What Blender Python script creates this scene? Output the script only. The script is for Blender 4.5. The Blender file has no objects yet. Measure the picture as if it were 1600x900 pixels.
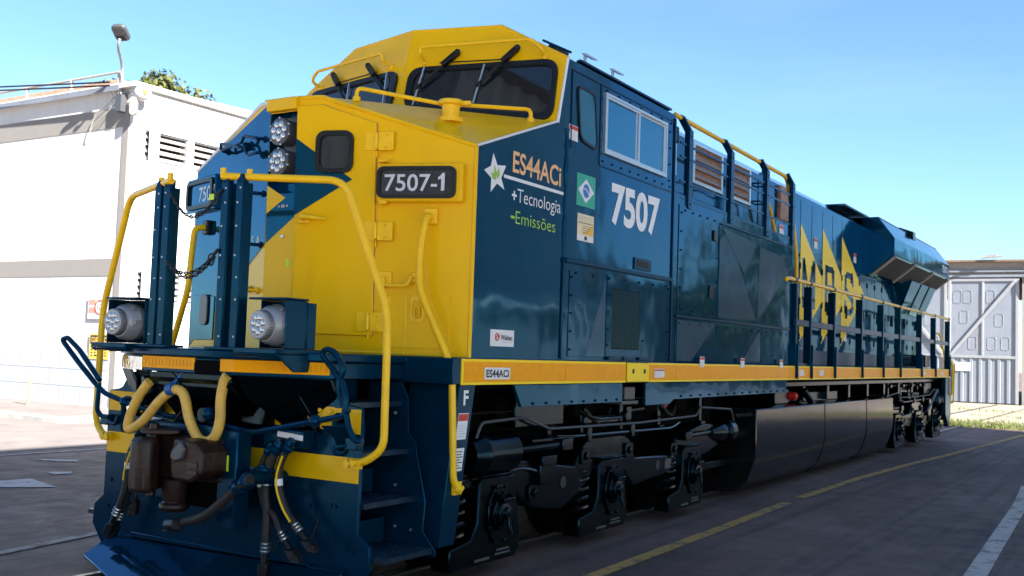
import bpy, bmesh, math, random
from mathutils import Vector, Matrix
from mathutils.geometry import tessellate_polygon
random.seed(7)
S = bpy.context.scene
C = S.collection
RAD = math.radians

# ------------------------------------------------------------------ camera, sky, sun, exposure
CAM = Vector((5.7043, -5.3424, 1.7126)); YAW, PITCH, ROLL, FPX = -0.5599, 0.0614, 0.0342, 1620.4
fw = Vector((math.sin(YAW)*math.cos(PITCH), math.cos(YAW)*math.cos(PITCH), math.sin(PITCH)))
r0 = Vector((math.cos(YAW), -math.sin(YAW), 0)); u0 = r0.cross(fw)
rt = r0*math.cos(ROLL) + u0*math.sin(ROLL); upv = u0*math.cos(ROLL) - r0*math.sin(ROLL)
cd = bpy.data.cameras.new('camera'); cam = bpy.data.objects.new('camera', cd); C.objects.link(cam)
cam.matrix_world = Matrix(((rt.x, upv.x, -fw.x, CAM.x), (rt.y, upv.y, -fw.y, CAM.y), (rt.z, upv.z, -fw.z, CAM.z), (0, 0, 0, 1)))
cd.sensor_width = 36; cd.lens = 36*FPX/1600; cd.clip_end = 3000; cd.clip_start = 0.05
cd.dof.use_dof = True; cd.dof.focus_distance = 7.6; cd.dof.aperture_fstop = 4.0
S.camera = cam
SUN_AZ, SUN_EL = 107.0, 32.0
wd = bpy.data.worlds.new('World'); S.world = wd; wd.use_nodes = True
wn = wd.node_tree
sky = wn.nodes.new('ShaderNodeTexSky'); sky.sky_type = 'NISHITA'; sky.sun_disc = False
sky.sun_elevation = RAD(SUN_EL); sky.sun_rotation = RAD(SUN_AZ); sky.air_density = 1.0; sky.dust_density = 0.3; sky.ozone_density = 1.6
tint = wn.nodes.new('ShaderNodeMix'); tint.data_type = 'RGBA'; tint.blend_type = 'MULTIPLY'; tint.inputs[0].default_value = 1.0
tint.inputs[7].default_value = (0.66, 0.84, 0.97, 1)
wn.links.new(sky.outputs[0], tint.inputs[6])
wtc = wn.nodes.new('ShaderNodeTexCoord'); wmp = wn.nodes.new('ShaderNodeMapping'); wmp.inputs['Scale'].default_value = (1.2, 2.6, 7.0)
wno = wn.nodes.new('ShaderNodeTexNoise'); wno.inputs['Scale'].default_value = 1.6; wno.inputs['Detail'].default_value = 9; wno.inputs['Roughness'].default_value = .62
wrp = wn.nodes.new('ShaderNodeValToRGB'); wrp.color_ramp.elements[0].position = .50; wrp.color_ramp.elements[0].color = (0, 0, 0, 1); wrp.color_ramp.elements[1].position = .80; wrp.color_ramp.elements[1].color = (.13, .13, .13, 1)
wcl = wn.nodes.new('ShaderNodeMix'); wcl.data_type = 'RGBA'; wcl.inputs[7].default_value = (4.2, 4.6, 4.9, 1)      # thin high cloud over the blue
wn.links.new(wtc.outputs['Generated'], wmp.inputs[0]); wn.links.new(wmp.outputs[0], wno.inputs['Vector']); wn.links.new(wno.outputs['Fac'], wrp.inputs[0]); wn.links.new(wrp.outputs[0], wcl.inputs[0])
wn.links.new(tint.outputs[2], wcl.inputs[6]); wn.links.new(wcl.outputs[2], wn.nodes['Background'].inputs[0])
wn.nodes['Background'].inputs[1].default_value = 0.05
ld = bpy.data.lights.new('sun', 'SUN'); ld.energy = 5.0; ld.angle = RAD(0.5); ld.color = (1.0, 0.95, 0.86)
sun = bpy.data.objects.new('sun', ld); C.objects.link(sun)
sdir = Vector((math.sin(RAD(SUN_AZ))*math.cos(RAD(SUN_EL)), math.cos(RAD(SUN_AZ))*math.cos(RAD(SUN_EL)), math.sin(RAD(SUN_EL))))
sun.rotation_euler = sdir.to_track_quat('Z', 'Y').to_euler(); sun.location = (30, -20, 30)
S.view_settings.view_transform = 'Standard'; S.view_settings.look = 'None'; S.view_settings.gamma = 1
S.view_settings.exposure = 2.42
S.render.engine = 'CYCLES'; S.cycles.max_bounces = 7; S.cycles.use_denoising = True

# ------------------------------------------------------------------ helpers
def at(px, py, n=None, p0=None, **k):
    """pixel of the 1600 px photograph -> the point where its ray meets a real plane of the place"""
    d = fw*FPX + rt*(px-800) - upv*(py-450)
    if k:
        a, val = list(k.items())[0]; i = 'xyz'.index(a); t = (val-CAM[i])/d[i]
    else:
        n = Vector(n); t = (Vector(p0)-CAM).dot(n)/d.dot(n)
    return CAM + d*t

def V(*a): return Vector(a)

class MB:
    def __init__(s): s.v = []; s.f = []; s.m = []; s.mi = 0
    def face(s, idx): s.f.append(idx); s.m.append(s.mi)
    def add(s, vs, fs):
        b = len(s.v); s.v += [Vector(q) for q in vs]
        for f in fs: s.face([b+i for i in f])
        return s
    def box(s, x0, x1, y0, y1, z0, z1):
        return s.add([(x0,y0,z0),(x1,y0,z0),(x1,y1,z0),(x0,y1,z0),(x0,y0,z1),(x1,y0,z1),(x1,y1,z1),(x0,y1,z1)],
                     [(3,2,1,0),(4,5,6,7),(0,1,5,4),(1,2,6,5),(2,3,7,6),(3,0,4,7)])
    def bar(s, p, q, w, h, side=(0,0,1)):
        p, q = Vector(p), Vector(q); d = (q-p).normalized(); a = d.cross(Vector(side))
        if a.length < 1e-4: a = d.cross(Vector((1,0,0)))
        a.normalize(); b = a.cross(d).normalized(); a *= w/2; b *= h/2
        return s.add([p-a-b,p+a-b,p+a+b,p-a+b,q-a-b,q+a-b,q+a+b,q-a+b],
                     [(3,2,1,0),(4,5,6,7),(0,1,5,4),(1,2,6,5),(2,3,7,6),(3,0,4,7)])
    def obox(s, o, ax, ay, az):
        o, ax, ay, az = map(Vector, (o, ax, ay, az))
        return s.add([o-ax-ay-az,o+ax-ay-az,o+ax+ay-az,o-ax+ay-az,o-ax-ay+az,o+ax-ay+az,o+ax+ay+az,o-ax+ay+az],
                     [(3,2,1,0),(4,5,6,7),(0,1,5,4),(1,2,6,5),(2,3,7,6),(3,0,4,7)])
    def extrude(s, pts, d, holes=()):
        """planar polygon (3D points), thickness vector d, optional holes"""
        loops = [[Vector(q) for q in pts]] + [[Vector(q) for q in h] for h in holes]
        d = Vector(d); flat = [q for l in loops for q in l]; n = len(flat)
        nn = Vector((0,0,0)); L = loops[0]
        for i in range(len(L)): nn += L[i].cross(L[(i+1) % len(L)])
        b = len(s.v); s.v += flat + [q+d for q in flat]
        if len(loops) == 1: tris = [tuple(range(len(L)))]
        else: tris = tessellate_polygon(loops)
        for t in tris:
            t = list(t)
            if len(t) == 3:
                tn = (flat[t[1]]-flat[t[0]]).cross(flat[t[2]]-flat[t[0]])
                if tn.dot(nn) < 0: t.reverse()
            flip = nn.dot(d) > 0
            bot = t[::-1] if flip else t
            s.face([b+i for i in bot]); s.face([b+n+i for i in bot[::-1]])
        o = 0
        for l in loops:
            k = len(l)
            for i in range(k):
                a0, a1 = b+o+i, b+o+(i+1) % k
                s.face([a0, a1, a1+n, a0+n] if nn.dot(d) > 0 else [a1, a0, a0+n, a1+n])
            o += k
        return s
    def tube(s, pts, r, n=10, closed=False, cap=True):
        P = [Vector(q) for q in pts]; k = len(P); R_ = r if isinstance(r, (list, tuple)) else [r]*k
        b = len(s.v); a = None
        for i in range(k):
            if closed: t = (P[(i+1) % k]-P[i-1])
            else: t = P[min(i+1, k-1)]-P[max(i-1, 0)]
            t.normalize()
            if a is None:
                a = t.cross(Vector((0,0,1)))
                if a.length < .1: a = t.cross(Vector((1,0,0)))
            a = (a - t*a.dot(t))
            if a.length < 1e-5: a = t.cross(Vector((0,1,0)))
            a.normalize(); c = t.cross(a)
            for j in range(n):
                w = 2*math.pi*j/n; s.v.append(P[i]+(a*math.cos(w)+c*math.sin(w))*R_[i])
        for i in range(k if closed else k-1):
            for j in range(n):
                p0, p1 = b+i*n+j, b+i*n+(j+1) % n; q = ((i+1) % k)*n
                s.face([p0, p1, b+q+(j+1) % n, b+q+j])
        if cap and not closed:
            s.face([b+j for j in range(n)][::-1]); s.face([b+(k-1)*n+j for j in range(n)])
        return s
    def cyl(s, p, q, r, r2=None, n=16):
        return s.tube([p, q], [r, r if r2 is None else r2], n)
    def lathe(s, o, axis, prof, n=24):
        """prof: list of (distance along axis, radius)"""
        o, axis = Vector(o), Vector(axis).normalized()
        return s.tube([o+axis*d for d, _ in prof], [max(r, .0005) for _, r in prof], n) if len({d for d, _ in prof}) == len(prof) else s.tube([o+axis*(d+1e-5*i) for i, (d, _) in enumerate(prof)], [max(r, .0005) for _, r in prof], n)
    def ball(s, o, r, n=10, sc=(1,1,1)):
        o = Vector(o); b = len(s.v); m = n//2
        for i in range(m+1):
            for j in range(n):
                a, c = math.pi*i/m, 2*math.pi*j/n
                s.v.append(o+Vector((math.sin(a)*math.cos(c)*r*sc[0], math.sin(a)*math.sin(c)*r*sc[1], math.cos(a)*r*sc[2])))
        for i in range(m):
            for j in range(n): s.face([b+i*n+j, b+(i+1)*n+j, b+(i+1)*n+(j+1) % n, b+i*n+(j+1) % n])
        return s
    def build(s, name, mat, parent=None, bevel=0, smooth=35, seg=2):
        me = bpy.data.meshes.new(name); me.from_pydata([tuple(q) for q in s.v], [], s.f)
        mats = mat if isinstance(mat, (list, tuple)) else [mat]
        for m in mats: me.materials.append(m)
        if len(mats) > 1: me.polygons.foreach_set('material_index', s.m)
        me.validate(); me.update()
        if smooth:
            me.polygons.foreach_set('use_smooth', [True]*len(me.polygons)); me.set_sharp_from_angle(angle=RAD(smooth))
        o = bpy.data.objects.new(name, me); C.objects.link(o)
        if parent: o.parent = parent
        if bevel:
            bv = o.modifiers.new('bevel', 'BEVEL'); bv.width = bevel; bv.segments = seg; bv.limit_method = 'ANGLE'; bv.angle_limit = RAD(40); bv.harden_normals = False
        return o

def fil(pts, r=.06, k=5, closed=False):
    """polyline with rounded corners"""
    P = [Vector(q) for q in pts]; out = []; n = len(P)
    for i in range(n):
        if not closed and i in (0, n-1): out.append(P[i]); continue
        a, b, c = P[i-1], P[i], P[(i+1) % n]
        e = min(r, (a-b).length*.48, (c-b).length*.48)
        p, q = b+(a-b).normalized()*e, b+(c-b).normalized()*e
        for j in range(k+1):
            t = j/k; out.append(p*(1-t)**2+b*2*t*(1-t)+q*t*t)
    return out

def spline(pts, k=8):
    P = [Vector(q) for q in pts]; out = []
    for i in range(len(P)-1):
        p0, p1, p2, p3 = P[max(i-1, 0)], P[i], P[i+1], P[min(i+2, len(P)-1)]
        for j in range(k):
            t = j/k
            out.append(.5*((2*p1)+(p2-p0)*t+(2*p0-5*p1+4*p2-p3)*t*t+(3*p1-p0-3*p2+p3)*t**3))
    return out+[P[-1]]

def rrect(o, ax, ay, w, h, r, k=5):
    """rounded rectangle in the plane ax, ay round centre o"""
    o, ax, ay = Vector(o), Vector(ax), Vector(ay); out = []
    for sx, sy, a0 in ((1,1,0),(-1,1,90),(-1,-1,180),(1,-1,270)):
        for j in range(k+1):
            a = RAD(a0+90*j/k)
            out.append(o+ax*(sx*(w/2-r)+r*math.cos(a))+ay*(sy*(h/2-r)+r*math.sin(a)))
    return out

def tag(o, label=None, cat=None, group=None, kind=None):
    if label: o['label'] = label
    if cat: o['category'] = cat
    if group: o['group'] = group
    if kind: o['kind'] = kind
    return o

def thing(name, loc, label, cat, group=None):
    o = bpy.data.objects.new(name, None); C.objects.link(o); o.location = loc; o.empty_display_size = .2
    return tag(o, label, cat, group)

def local(mb, loc):
    for q in mb.v: q -= Vector(loc)
    return mb

def text(body, p, right, up_, h, mat, name, parent=None, w=None, bold=0, spacing=1, depth=.0008, shear=0):
    """letters standing on a surface: p is the lower left corner, h the cap height, w the total width"""
    cu = bpy.data.curves.new('lettering', 'FONT'); cu.body = body; cu.size = 1; cu.offset = bold; cu.space_character = spacing; cu.shear = shear
    cu.extrude = 0; cu.resolution_u = 4
    t = bpy.data.objects.new('lettering', cu); C.objects.link(t)
    dg = bpy.context.evaluated_depsgraph_get(); dg.update()
    me = bpy.data.meshes.new_from_object(t.evaluated_get(dg))
    bpy.data.objects.remove(t); bpy.data.curves.remove(cu)
    xs = [q.co.x for q in me.vertices]; x0, x1 = min(xs), max(xs)
    cap = .729; sy = h/cap; sx = (w/(x1-x0)) if w else sy
    right, up_ = Vector(right).normalized(), Vector(up_).normalized(); nn = right.cross(up_)
    for q in me.vertices: q.co = Vector(p)+right*((q.co.x-x0)*sx)+up_*(q.co.y*sy)+nn*depth
    me.name = name; me.materials.clear(); me.materials.append(mat)
    o = bpy.data.objects.new(name, me); C.objects.link(o)
    if parent: o.parent = parent
    return o

# ------------------------------------------------------------------ materials
def mat(name, col, rough=.5, metal=0, coat=0, spec=.5, bump=0, bscale=6, var=0, vscale=3, coat_rough=.05, rvar=0, tintc=None):
    m = bpy.data.materials.new(name); m.use_nodes = True; nt = m.node_tree; b = nt.nodes['Principled BSDF']
    b.inputs['Base Color'].default_value = (*col, 1); b.inputs['Roughness'].default_value = rough; b.inputs['Metallic'].default_value = metal
    b.inputs['Coat Weight'].default_value = coat; b.inputs['Coat Roughness'].default_value = coat_rough; b.inputs['Specular IOR Level'].default_value = spec
    if tintc: b.inputs['Specular Tint'].default_value = (*tintc, 1)
    tc = nt.nodes.new('ShaderNodeTexCoord')
    if var:
        n = nt.nodes.new('ShaderNodeTexNoise'); n.inputs['Scale'].default_value = vscale; n.inputs['Detail'].default_value = 6; n.inputs['Roughness'].default_value = .65
        nt.links.new(tc.outputs['Object'], n.inputs['Vector'])
        rp = nt.nodes.new('ShaderNodeValToRGB'); rp.color_ramp.elements[0].position = .3; rp.color_ramp.elements[1].position = .72
        rp.color_ramp.elements[0].color = (*[c*(1-var) for c in col], 1); rp.color_ramp.elements[1].color = (*[min(1, c*(1+var)) for c in col], 1)
        nt.links.new(n.outputs['Fac'], rp.inputs[0]); nt.links.new(rp.outputs[0], b.inputs['Base Color'])
        if rvar:
            mr = nt.nodes.new('ShaderNodeMapRange'); mr.inputs[3].default_value = max(.02, rough-rvar); mr.inputs[4].default_value = rough+rvar
            nt.links.new(n.outputs['Fac'], mr.inputs[0]); nt.links.new(mr.outputs[0], b.inputs['Roughness'])
    if bump:
        n2 = nt.nodes.new('ShaderNodeTexNoise'); n2.inputs['Scale'].default_value = bscale; n2.inputs['Detail'].default_value = 2
        nt.links.new(tc.outputs['Object'], n2.inputs['Vector'])
        bp = nt.nodes.new('ShaderNodeBump'); bp.inputs['Strength'].default_value = 1; bp.inputs['Distance'].default_value = bump
        nt.links.new(n2.outputs['Fac'], bp.inputs['Height']); nt.links.new(bp.outputs[0], b.inputs['Normal']); nt.links.new(bp.outputs[0], b.inputs['Coat Normal'])
    return m

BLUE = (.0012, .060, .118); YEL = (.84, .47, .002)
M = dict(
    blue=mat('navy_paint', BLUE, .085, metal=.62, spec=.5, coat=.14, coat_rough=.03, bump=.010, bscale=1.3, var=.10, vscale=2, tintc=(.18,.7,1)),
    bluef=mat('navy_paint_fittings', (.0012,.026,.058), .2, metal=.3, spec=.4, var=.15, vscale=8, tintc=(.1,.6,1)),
    tri=mat('slate_paint', (.062, .100, .155), .12, metal=.42, spec=.5, bump=.008, bscale=1.5, tintc=(.1,.6,1)),
    yellow=mat('yellow_paint', YEL, .22, spec=.4, tintc=(1,.82,.45), bump=.0012, bscale=3, var=.05, vscale=1.5, coat_rough=.06),
    yrail=mat('yellow_rail_paint', (.90, .52, .008), .3, tintc=(1,.9,.6), var=.08, vscale=9),
    orange=mat('orange_reflective_tape', (.93, .36, .002), .35, var=.06, vscale=14, spec=.25, tintc=(1,.7,.2)),
    ystripe=mat('yellow_stripe_paint', (.98, .68, .012), .3, spec=.3, tintc=(1,.8,.3)),
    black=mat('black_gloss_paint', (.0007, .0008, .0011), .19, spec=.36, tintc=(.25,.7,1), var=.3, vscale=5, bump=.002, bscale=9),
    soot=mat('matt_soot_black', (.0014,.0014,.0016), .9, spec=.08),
    tread=mat('lightened_step_tread', (.016, .042, .072), .3, metal=.55, var=.3, vscale=10),  # navy step paint made lighter, standing in for light on the treads
    tank=mat('black_tank_paint', (.006, .006, .007), .13, spec=.6, var=.2, vscale=1.2, bump=.004, bscale=1.1, rvar=.06),
    rubber=mat('black_rubber', (.005, .0055, .007), .4, spec=.35),
    hose=mat('dark_hose_rubber', (.018, .015, .014), .6, var=.25, vscale=20),
    hosey=mat('yellow_hose_sleeve', (.72, .42, .07), .5, var=.16, vscale=12),
    rust=mat('brown_cast_iron', (.024, .0085, .006), .40, spec=.35, var=.35, vscale=9, bump=.004, bscale=25),
    glass=mat('dark_tinted_glass', (.008, .012, .016), .02, coat=0, spec=.8),
    sglass=mat('sky_reflection_side_glass', (.01, .17, .30), .03, metal=.55),  # blue of the reflected sky is put into the glass colour
    grey=mat('grey_cast_metal', (.30, .31, .34), .42, metal=.35, var=.08, vscale=10),
    dgrey=mat('dark_grey_metal', (.09, .095, .105), .4, metal=.4),
    alu=mat('bright_aluminium', (.62, .64, .66), .3, metal=.8),
    white=mat('white_lettering', (.80, .82, .84), .4),
    lens=mat('clear_lens', (.55, .58, .62), .12, metal=.75),
    steel=mat('worn_steel', (.45, .44, .43), .28, metal=.9),
    railst=mat('rail_steel', (.20, .18, .17), .3, metal=.85, var=.3, vscale=3),
    red=mat('red_paint', (.55, .02, .015), .35),
    reflect=mat('silver_reflector_plate', (.80, .70, .58), .06, metal=1.0, bump=.004, bscale=14),
    peach=mat('peach_lettering', (.80, .45, .20), .4), green=mat('green_lettering', (.30, .52, .05), .4),
    flag=mat('flag_green', (.02, .36, .24), .35), flagb=mat('flag_blue', (.015, .16, .5), .35),
    cream=mat('cream_plate', (.78, .66, .40), .4), amber=mat('amber_plate', (.80, .48, .07), .4),
    lime=mat('lime_sticker', (.55, .75, .03), .4), blacktxt=mat('black_lettering', (.012, .012, .014), .4),
    numgrey=mat('grey_lettering', (.55, .56, .6), .35), sticker=mat('white_sticker', (.74, .75, .77), .4),
    chain=mat('black_chain', (.02, .02, .022), .35, metal=.5),
    copper=mat('exposed_interior_brown', (.30, .15, .09), .5, var=.4, vscale=8),
    band=mat('cable_tie_blue', (.01, .09, .30), .4),
)
# ------------------------------------------------------------------ the setting
def ground_mat():
    m = bpy.data.materials.new('worn_asphalt'); m.use_nodes = True; nt = m.node_tree; b = nt.nodes['Principled BSDF']; N = nt.nodes.new; L = nt.links.new
    tc = N('ShaderNodeTexCoord')
    def noise(sc, det=6, ro=.6, mapping=None):
        n = N('ShaderNodeTexNoise'); n.inputs['Scale'].default_value = sc; n.inputs['Detail'].default_value = det; n.inputs['Roughness'].default_value = ro
        if mapping:
            mp = N('ShaderNodeMapping'); mp.inputs['Scale'].default_value = mapping; L(tc.outputs['Object'], mp.inputs[0]); L(mp.outputs[0], n.inputs['Vector'])
        else: L(tc.outputs['Object'], n.inputs['Vector'])
        return n.outputs['Fac']
    def ramp(fac, *st):
        r = N('ShaderNodeValToRGB'); e = r.color_ramp.elements
        while len(e) < len(st): e.new(.5)
        for q, (p, c) in zip(e, st): q.position = p; q.color = (*c, 1)
        L(fac, r.inputs[0]); return r.outputs[0]
    def mix(f, a, c, mode='MIX'):
        x = N('ShaderNodeMix'); x.data_type = 'RGBA'; x.blend_type = mode
        if isinstance(f, float): x.inputs[0].default_value = f
        else: L(f, x.inputs[0])
        L(a, x.inputs[6])
        if isinstance(c, tuple): x.inputs[7].default_value = (*c, 1)
        else: L(c, x.inputs[7])
        return x.outputs[2]
    base = ramp(noise(.55, 8, .7), (.28, (.085, .053, .046)), (.52, (.155, .097, .082)), (.74, (.245, .160, .135)))
    fine = ramp(noise(90, 3), (.3, (.55, .55, .55)), (.7, (1.5, 1.5, 1.5)))
    c = mix(1.0, base, fine, 'MULTIPLY')
    rusty = ramp(noise(.8, 5, .6, (1, .25, 1)), (.52, (0, 0, 0)), (.75, (.5, .5, .5)))
    c = mix(rusty, c, (.17, .092, .066))
    dust = ramp(noise(2.3, 9, .75), (.62, (0, 0, 0)), (.74, (.55, .55, .55)))
    c = mix(dust, c, (.24, .17, .145))
    oil = ramp(noise(1.7, 4, .55), (.66, (0, 0, 0)), (.74, (.75, .75, .75)))
    c = mix(oil, c, (.06, .045, .043))
    # cracks
    vo = N('ShaderNodeTexVoronoi'); vo.feature = 'DISTANCE_TO_EDGE'; vo.inputs['Scale'].default_value = .55
    wv = N('ShaderNodeTexNoise'); wv.inputs['Scale'].default_value = 2.0; wv.inputs['Detail'].default_value = 6; L(tc.outputs['Object'], wv.inputs['Vector'])
    vm = N('ShaderNodeVectorMath'); vm.operation = 'MULTIPLY_ADD'; L(wv.outputs['Color'], vm.inputs[0]); vm.inputs[1].default_value = (.9, .9, .9); L(tc.outputs['Object'], vm.inputs[2])
    L(vm.outputs[0], vo.inputs['Vector'])
    ck = ramp(vo.outputs['Distance'], (0, (.9, .9, .9)), (.011, (0, 0, 0)))
    msk = ramp(noise(.35, 3), (.45, (0, 0, 0)), (.6, (1, 1, 1)))
    ckm = mix(1.0, ck, msk, 'MULTIPLY')
    tyre = ramp(noise(1.1, 4, .55, (5, .10, 1)), (.50, (0, 0, 0)), (.62, (.55, .55, .55)))
    c = mix(tyre, c, (.050, .036, .032))
    grit = ramp(noise(34, 2), (.70, (0, 0, 0)), (.74, (.8, .8, .8)))
    c = mix(grit, c, (.34, .27, .23))
    pv = N('ShaderNodeTexVoronoi'); pv.inputs['Scale'].default_value = .28; L(tc.outputs['Object'], pv.inputs['Vector'])
    pr = ramp(pv.outputs['Color'], (.2, (.62, .62, .62)), (.8, (1.15, 1.15, 1.15))); c = mix(.55, c, mix(1.0, c, pr, 'MULTIPLY'))
    c = mix(ckm, c, (.035, .025, .024))
    L(c, b.inputs['Base Color'])
    rr = ramp(noise(3, 5), (.3, (.62, .62, .62)), (.7, (.9, .9, .9))); L(rr, b.inputs['Roughness'])
    bp = N('ShaderNodeBump'); bp.inputs['Distance'].default_value = .006; bp.inputs['Strength'].default_value = .8
    L(noise(45, 5), bp.inputs['Height']); L(bp.outputs[0], b.inputs['Normal'])
    return m

def worn_paint(name, col, under, wear=.5, sc=6):
    m = bpy.data.materials.new(name); m.use_nodes = True; nt = m.node_tree; b = nt.nodes['Principled BSDF']
    tc = nt.nodes.new('ShaderNodeTexCoord'); n = nt.nodes.new('ShaderNodeTexNoise'); n.inputs['Scale'].default_value = sc; n.inputs['Detail'].default_value = 10; n.inputs['Roughness'].default_value = .75
    nt.links.new(tc.outputs['Object'], n.inputs['Vector'])
    r = nt.nodes.new('ShaderNodeValToRGB'); e = r.color_ramp.elements; e[0].position = wear-.06; e[0].color = (*under, 1); e[1].position = wear+.05; e[1].color = (*col, 1)
    nt.links.new(n.outputs['Fac'], r.inputs[0]); nt.links.new(r.outputs[0], b.inputs['Base Color']); b.inputs['Roughness'].default_value = .75
    return m

M['asphalt'] = ground_mat()
M['concrete'] = mat('pale_concrete', (.185, .155, .147), .85, var=.22, vscale=1.3, bump=.004, bscale=30)
M['bounce_pale'] = mat('pale_bounce_ground', (.62, .53, .46), .85, var=.2, vscale=1.3)  # added bright ground out of view, throws sunlight back onto the front
M['kerb'] = mat('kerb_concrete', (.34, .33, .32), .85, var=.2, vscale=4)
M['yline'] = worn_paint('worn_yellow_line', (.46, .27, .075), (.13, .10, .08), .45, 5)
M['wline'] = worn_paint('worn_white_line', (.50, .44, .40), (.13, .10, .09), .44, 5)
M['pline'] = worn_paint('pale_worn_line', (.34, .27, .24), (.12, .09, .08), .47, 4)
M['wall'] = mat('white_wall_paint', (.56, .55, .54), .8, var=.04, vscale=1.2, bump=.002, bscale=20)
def weather(m, dark, sc=(5, 5, .35), lo=.52, hi=.85, amt=.5):
    nt = m.node_tree; b = nt.nodes['Principled BSDF']; src = b.inputs['Base Color'].links[0].from_socket
    tc = nt.nodes.new('ShaderNodeTexCoord'); mp = nt.nodes.new('ShaderNodeMapping'); mp.inputs['Scale'].default_value = sc
    n = nt.nodes.new('ShaderNodeTexNoise'); n.inputs['Scale'].default_value = 1; n.inputs['Detail'].default_value = 8; n.inputs['Roughness'].default_value = .7
    r = nt.nodes.new('ShaderNodeValToRGB'); r.color_ramp.elements[0].position = lo; r.color_ramp.elements[0].color = (0,0,0,1); r.color_ramp.elements[1].position = hi; r.color_ramp.elements[1].color = (amt,amt,amt,1)
    x = nt.nodes.new('ShaderNodeMix'); x.data_type = 'RGBA'; x.inputs[7].default_value = (*dark, 1); L = nt.links.new
    L(tc.outputs['Object'], mp.inputs[0]); L(mp.outputs[0], n.inputs['Vector']); L(n.outputs['Fac'], r.inputs[0]); L(r.outputs[0], x.inputs[0]); L(src, x.inputs[6]); L(x.outputs[2], b.inputs['Base Color'])
weather(M['wall'], (.24, .21, .18))
for k, d_ in (('yellow', (.30, .17, .02)), ('yrail', (.22, .12, .02))): weather(M[k], d_, (3, 3, .8), .56, .95, .35)
weather(M['blue'], (.030, .036, .040), (4, 4, .6), .55, .95, .35)
weather(M['black'], (.006, .005, .0045), (3, 3, 3), .55, .9, .5); weather(M['tank'], (.03, .025, .02), (2, 2, .5), .5, .9, .4)
M['wallgrey'] = mat('warm_grey_band', (.21, .195, .185), .8, var=.05, vscale=2)
M['plinth'] = mat('pale_blue_grey_blocks', (.36, .40, .45), .8, var=.06, vscale=3)
M['tile'] = mat('roof_tile', (.36, .22, .16), .8, var=.35, vscale=12)
M['shade'] = mat('shed_sheeting', (.55, .54, .52), .55, var=.2, vscale=.8, bump=.002)
M['doormetal'] = mat('pale_blue_grey_sheet', (.17, .19, .235), .55, var=.08, vscale=1.2)
M['doorframe'] = mat('off_white_steel', (.235, .245, .27), .5, var=.06, vscale=3)
weather(M['doormetal'], (.10, .075, .055), (3, 3, .5), .54, .85, .6); weather(M['doorframe'], (.16, .12, .09), (4, 4, .6), .55, .85, .5)
M['fascia'] = mat('beige_fascia', (.24, .22, .21), .7, var=.12, vscale=1)
M['brownroof'] = mat('brown_roof_edge', (.16, .10, .07), .8, var=.2)
M['louvre'] = mat('louvre_slat', (.30, .275, .255), .6, var=.1, vscale=6)
M['dark'] = mat('dark_interior', (.03, .03, .035), .8)
M['grassm'] = mat('grass_blade', (.075, .095, .014), .7, var=.5, vscale=2)
M['dirt'] = mat('dry_sandy_path', (.27, .23, .17), .9, var=.25, vscale=.8)
M['bark'] = mat('bark', (.12, .085, .06), .9, var=.3, vscale=8)
M['leaf'] = mat('leaf_green', (.05, .065, .012), .6, var=.55, vscale=.9)
M['leafy'] = mat('leaf_yellow_green', (.10, .095, .015), .6, var=.4, vscale=.9)

MB().add([(-400,-300,0),(400,-300,0),(400,500,0),(-400,500,0)], [(0,1,2,3)]).build('ground', M['asphalt'], smooth=0)['kind'] = 'structure'
for nm, y0, y1, x0, x1 in (('yard_pavement', -6.99, 26.9, -60, -8.6), ('bounce_ground', -60, -7.0, -60, 60), ('bounce_ground', -6.99, 60, 6.2, 60)):  # the two out-of-view slabs are added to bounce sunlight onto the locomotive
    MB().add([(x0,y0,.004),(x1,y0,.004),(x1,y1,.004),(x0,y1,.004)], [(0,1,2,3)]).build(nm, M['bounce_pale' if y1 < 0 else 'concrete'], smooth=0)['kind'] = 'structure'
MB().add([(-11,27.4,.004),(6.1,27.4,.004),(6.1,60,.004),(-11,60,.004)], [(0,1,2,3)]).build('sandy_path', M['dirt'], smooth=0)['kind'] = 'structure'
mb = MB(); mb.box(-60, -12.8, 7.5, 40, -.1, .13); tag(mb.build('sidewalk', M['concrete'], bevel=.02), kind='structure')
mb = MB(); mb.box(-60, -12.65, 7.36, 7.5, -.1, .12); mb.box(-12.8, -12.65, 7.503, 40, -.1, .12); tag(mb.build('kerb', M['kerb'], bevel=.02), kind='structure')

def line(name, pts, w, m, z=.008):
    mb = MB(); P = [V(*p, z) for p in pts]; b = []
    for i, p in enumerate(P):
        t = (P[min(i+1, len(P)-1)]-P[max(i-1, 0)]).normalized(); a = V(-t.y, t.x, 0)*w/2; b += [p-a, p+a]
    mb.add(b, [(2*i, 2*i+2, 2*i+3, 2*i+1) for i in range(len(P)-1)])
    o = mb.build(name, m, smooth=0); o['kind'] = 'structure'; return o
line('yellow_line', [(1.98,-.5),(1.98,1.96),(1.93,4.87),(1.87,7.2)], .13, M['yline'])
line('yellow_line', [(1.86,7.75),(1.88,10.67),(2.0,13.4),(2.25,17),(2.68,24.8)], .13, M['yline'])
line('white_line', [(4.47,2.5),(4.36,5.2),(4.2,9.3),(4.05,11.7)], .17, M['wline'])
line('white_line', [(-2.05,-1.5),(-2.0,-.45),(-2.21,.63),(-2.6,3.0)], .11, M['pline'])
line('white_line', [(-8.15,2.4),(-8.2,3.4),(-8.12,5.0),(-8.0,9)], .09, M['wline'])
line('white_line', [(.9,15.5),(.35,19.74),(-.1,23.5)], .1, M['wline'], .010)
line('white_line', [(1.2,19.0),(2.15,19.4)], .10, M['wline'])
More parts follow.
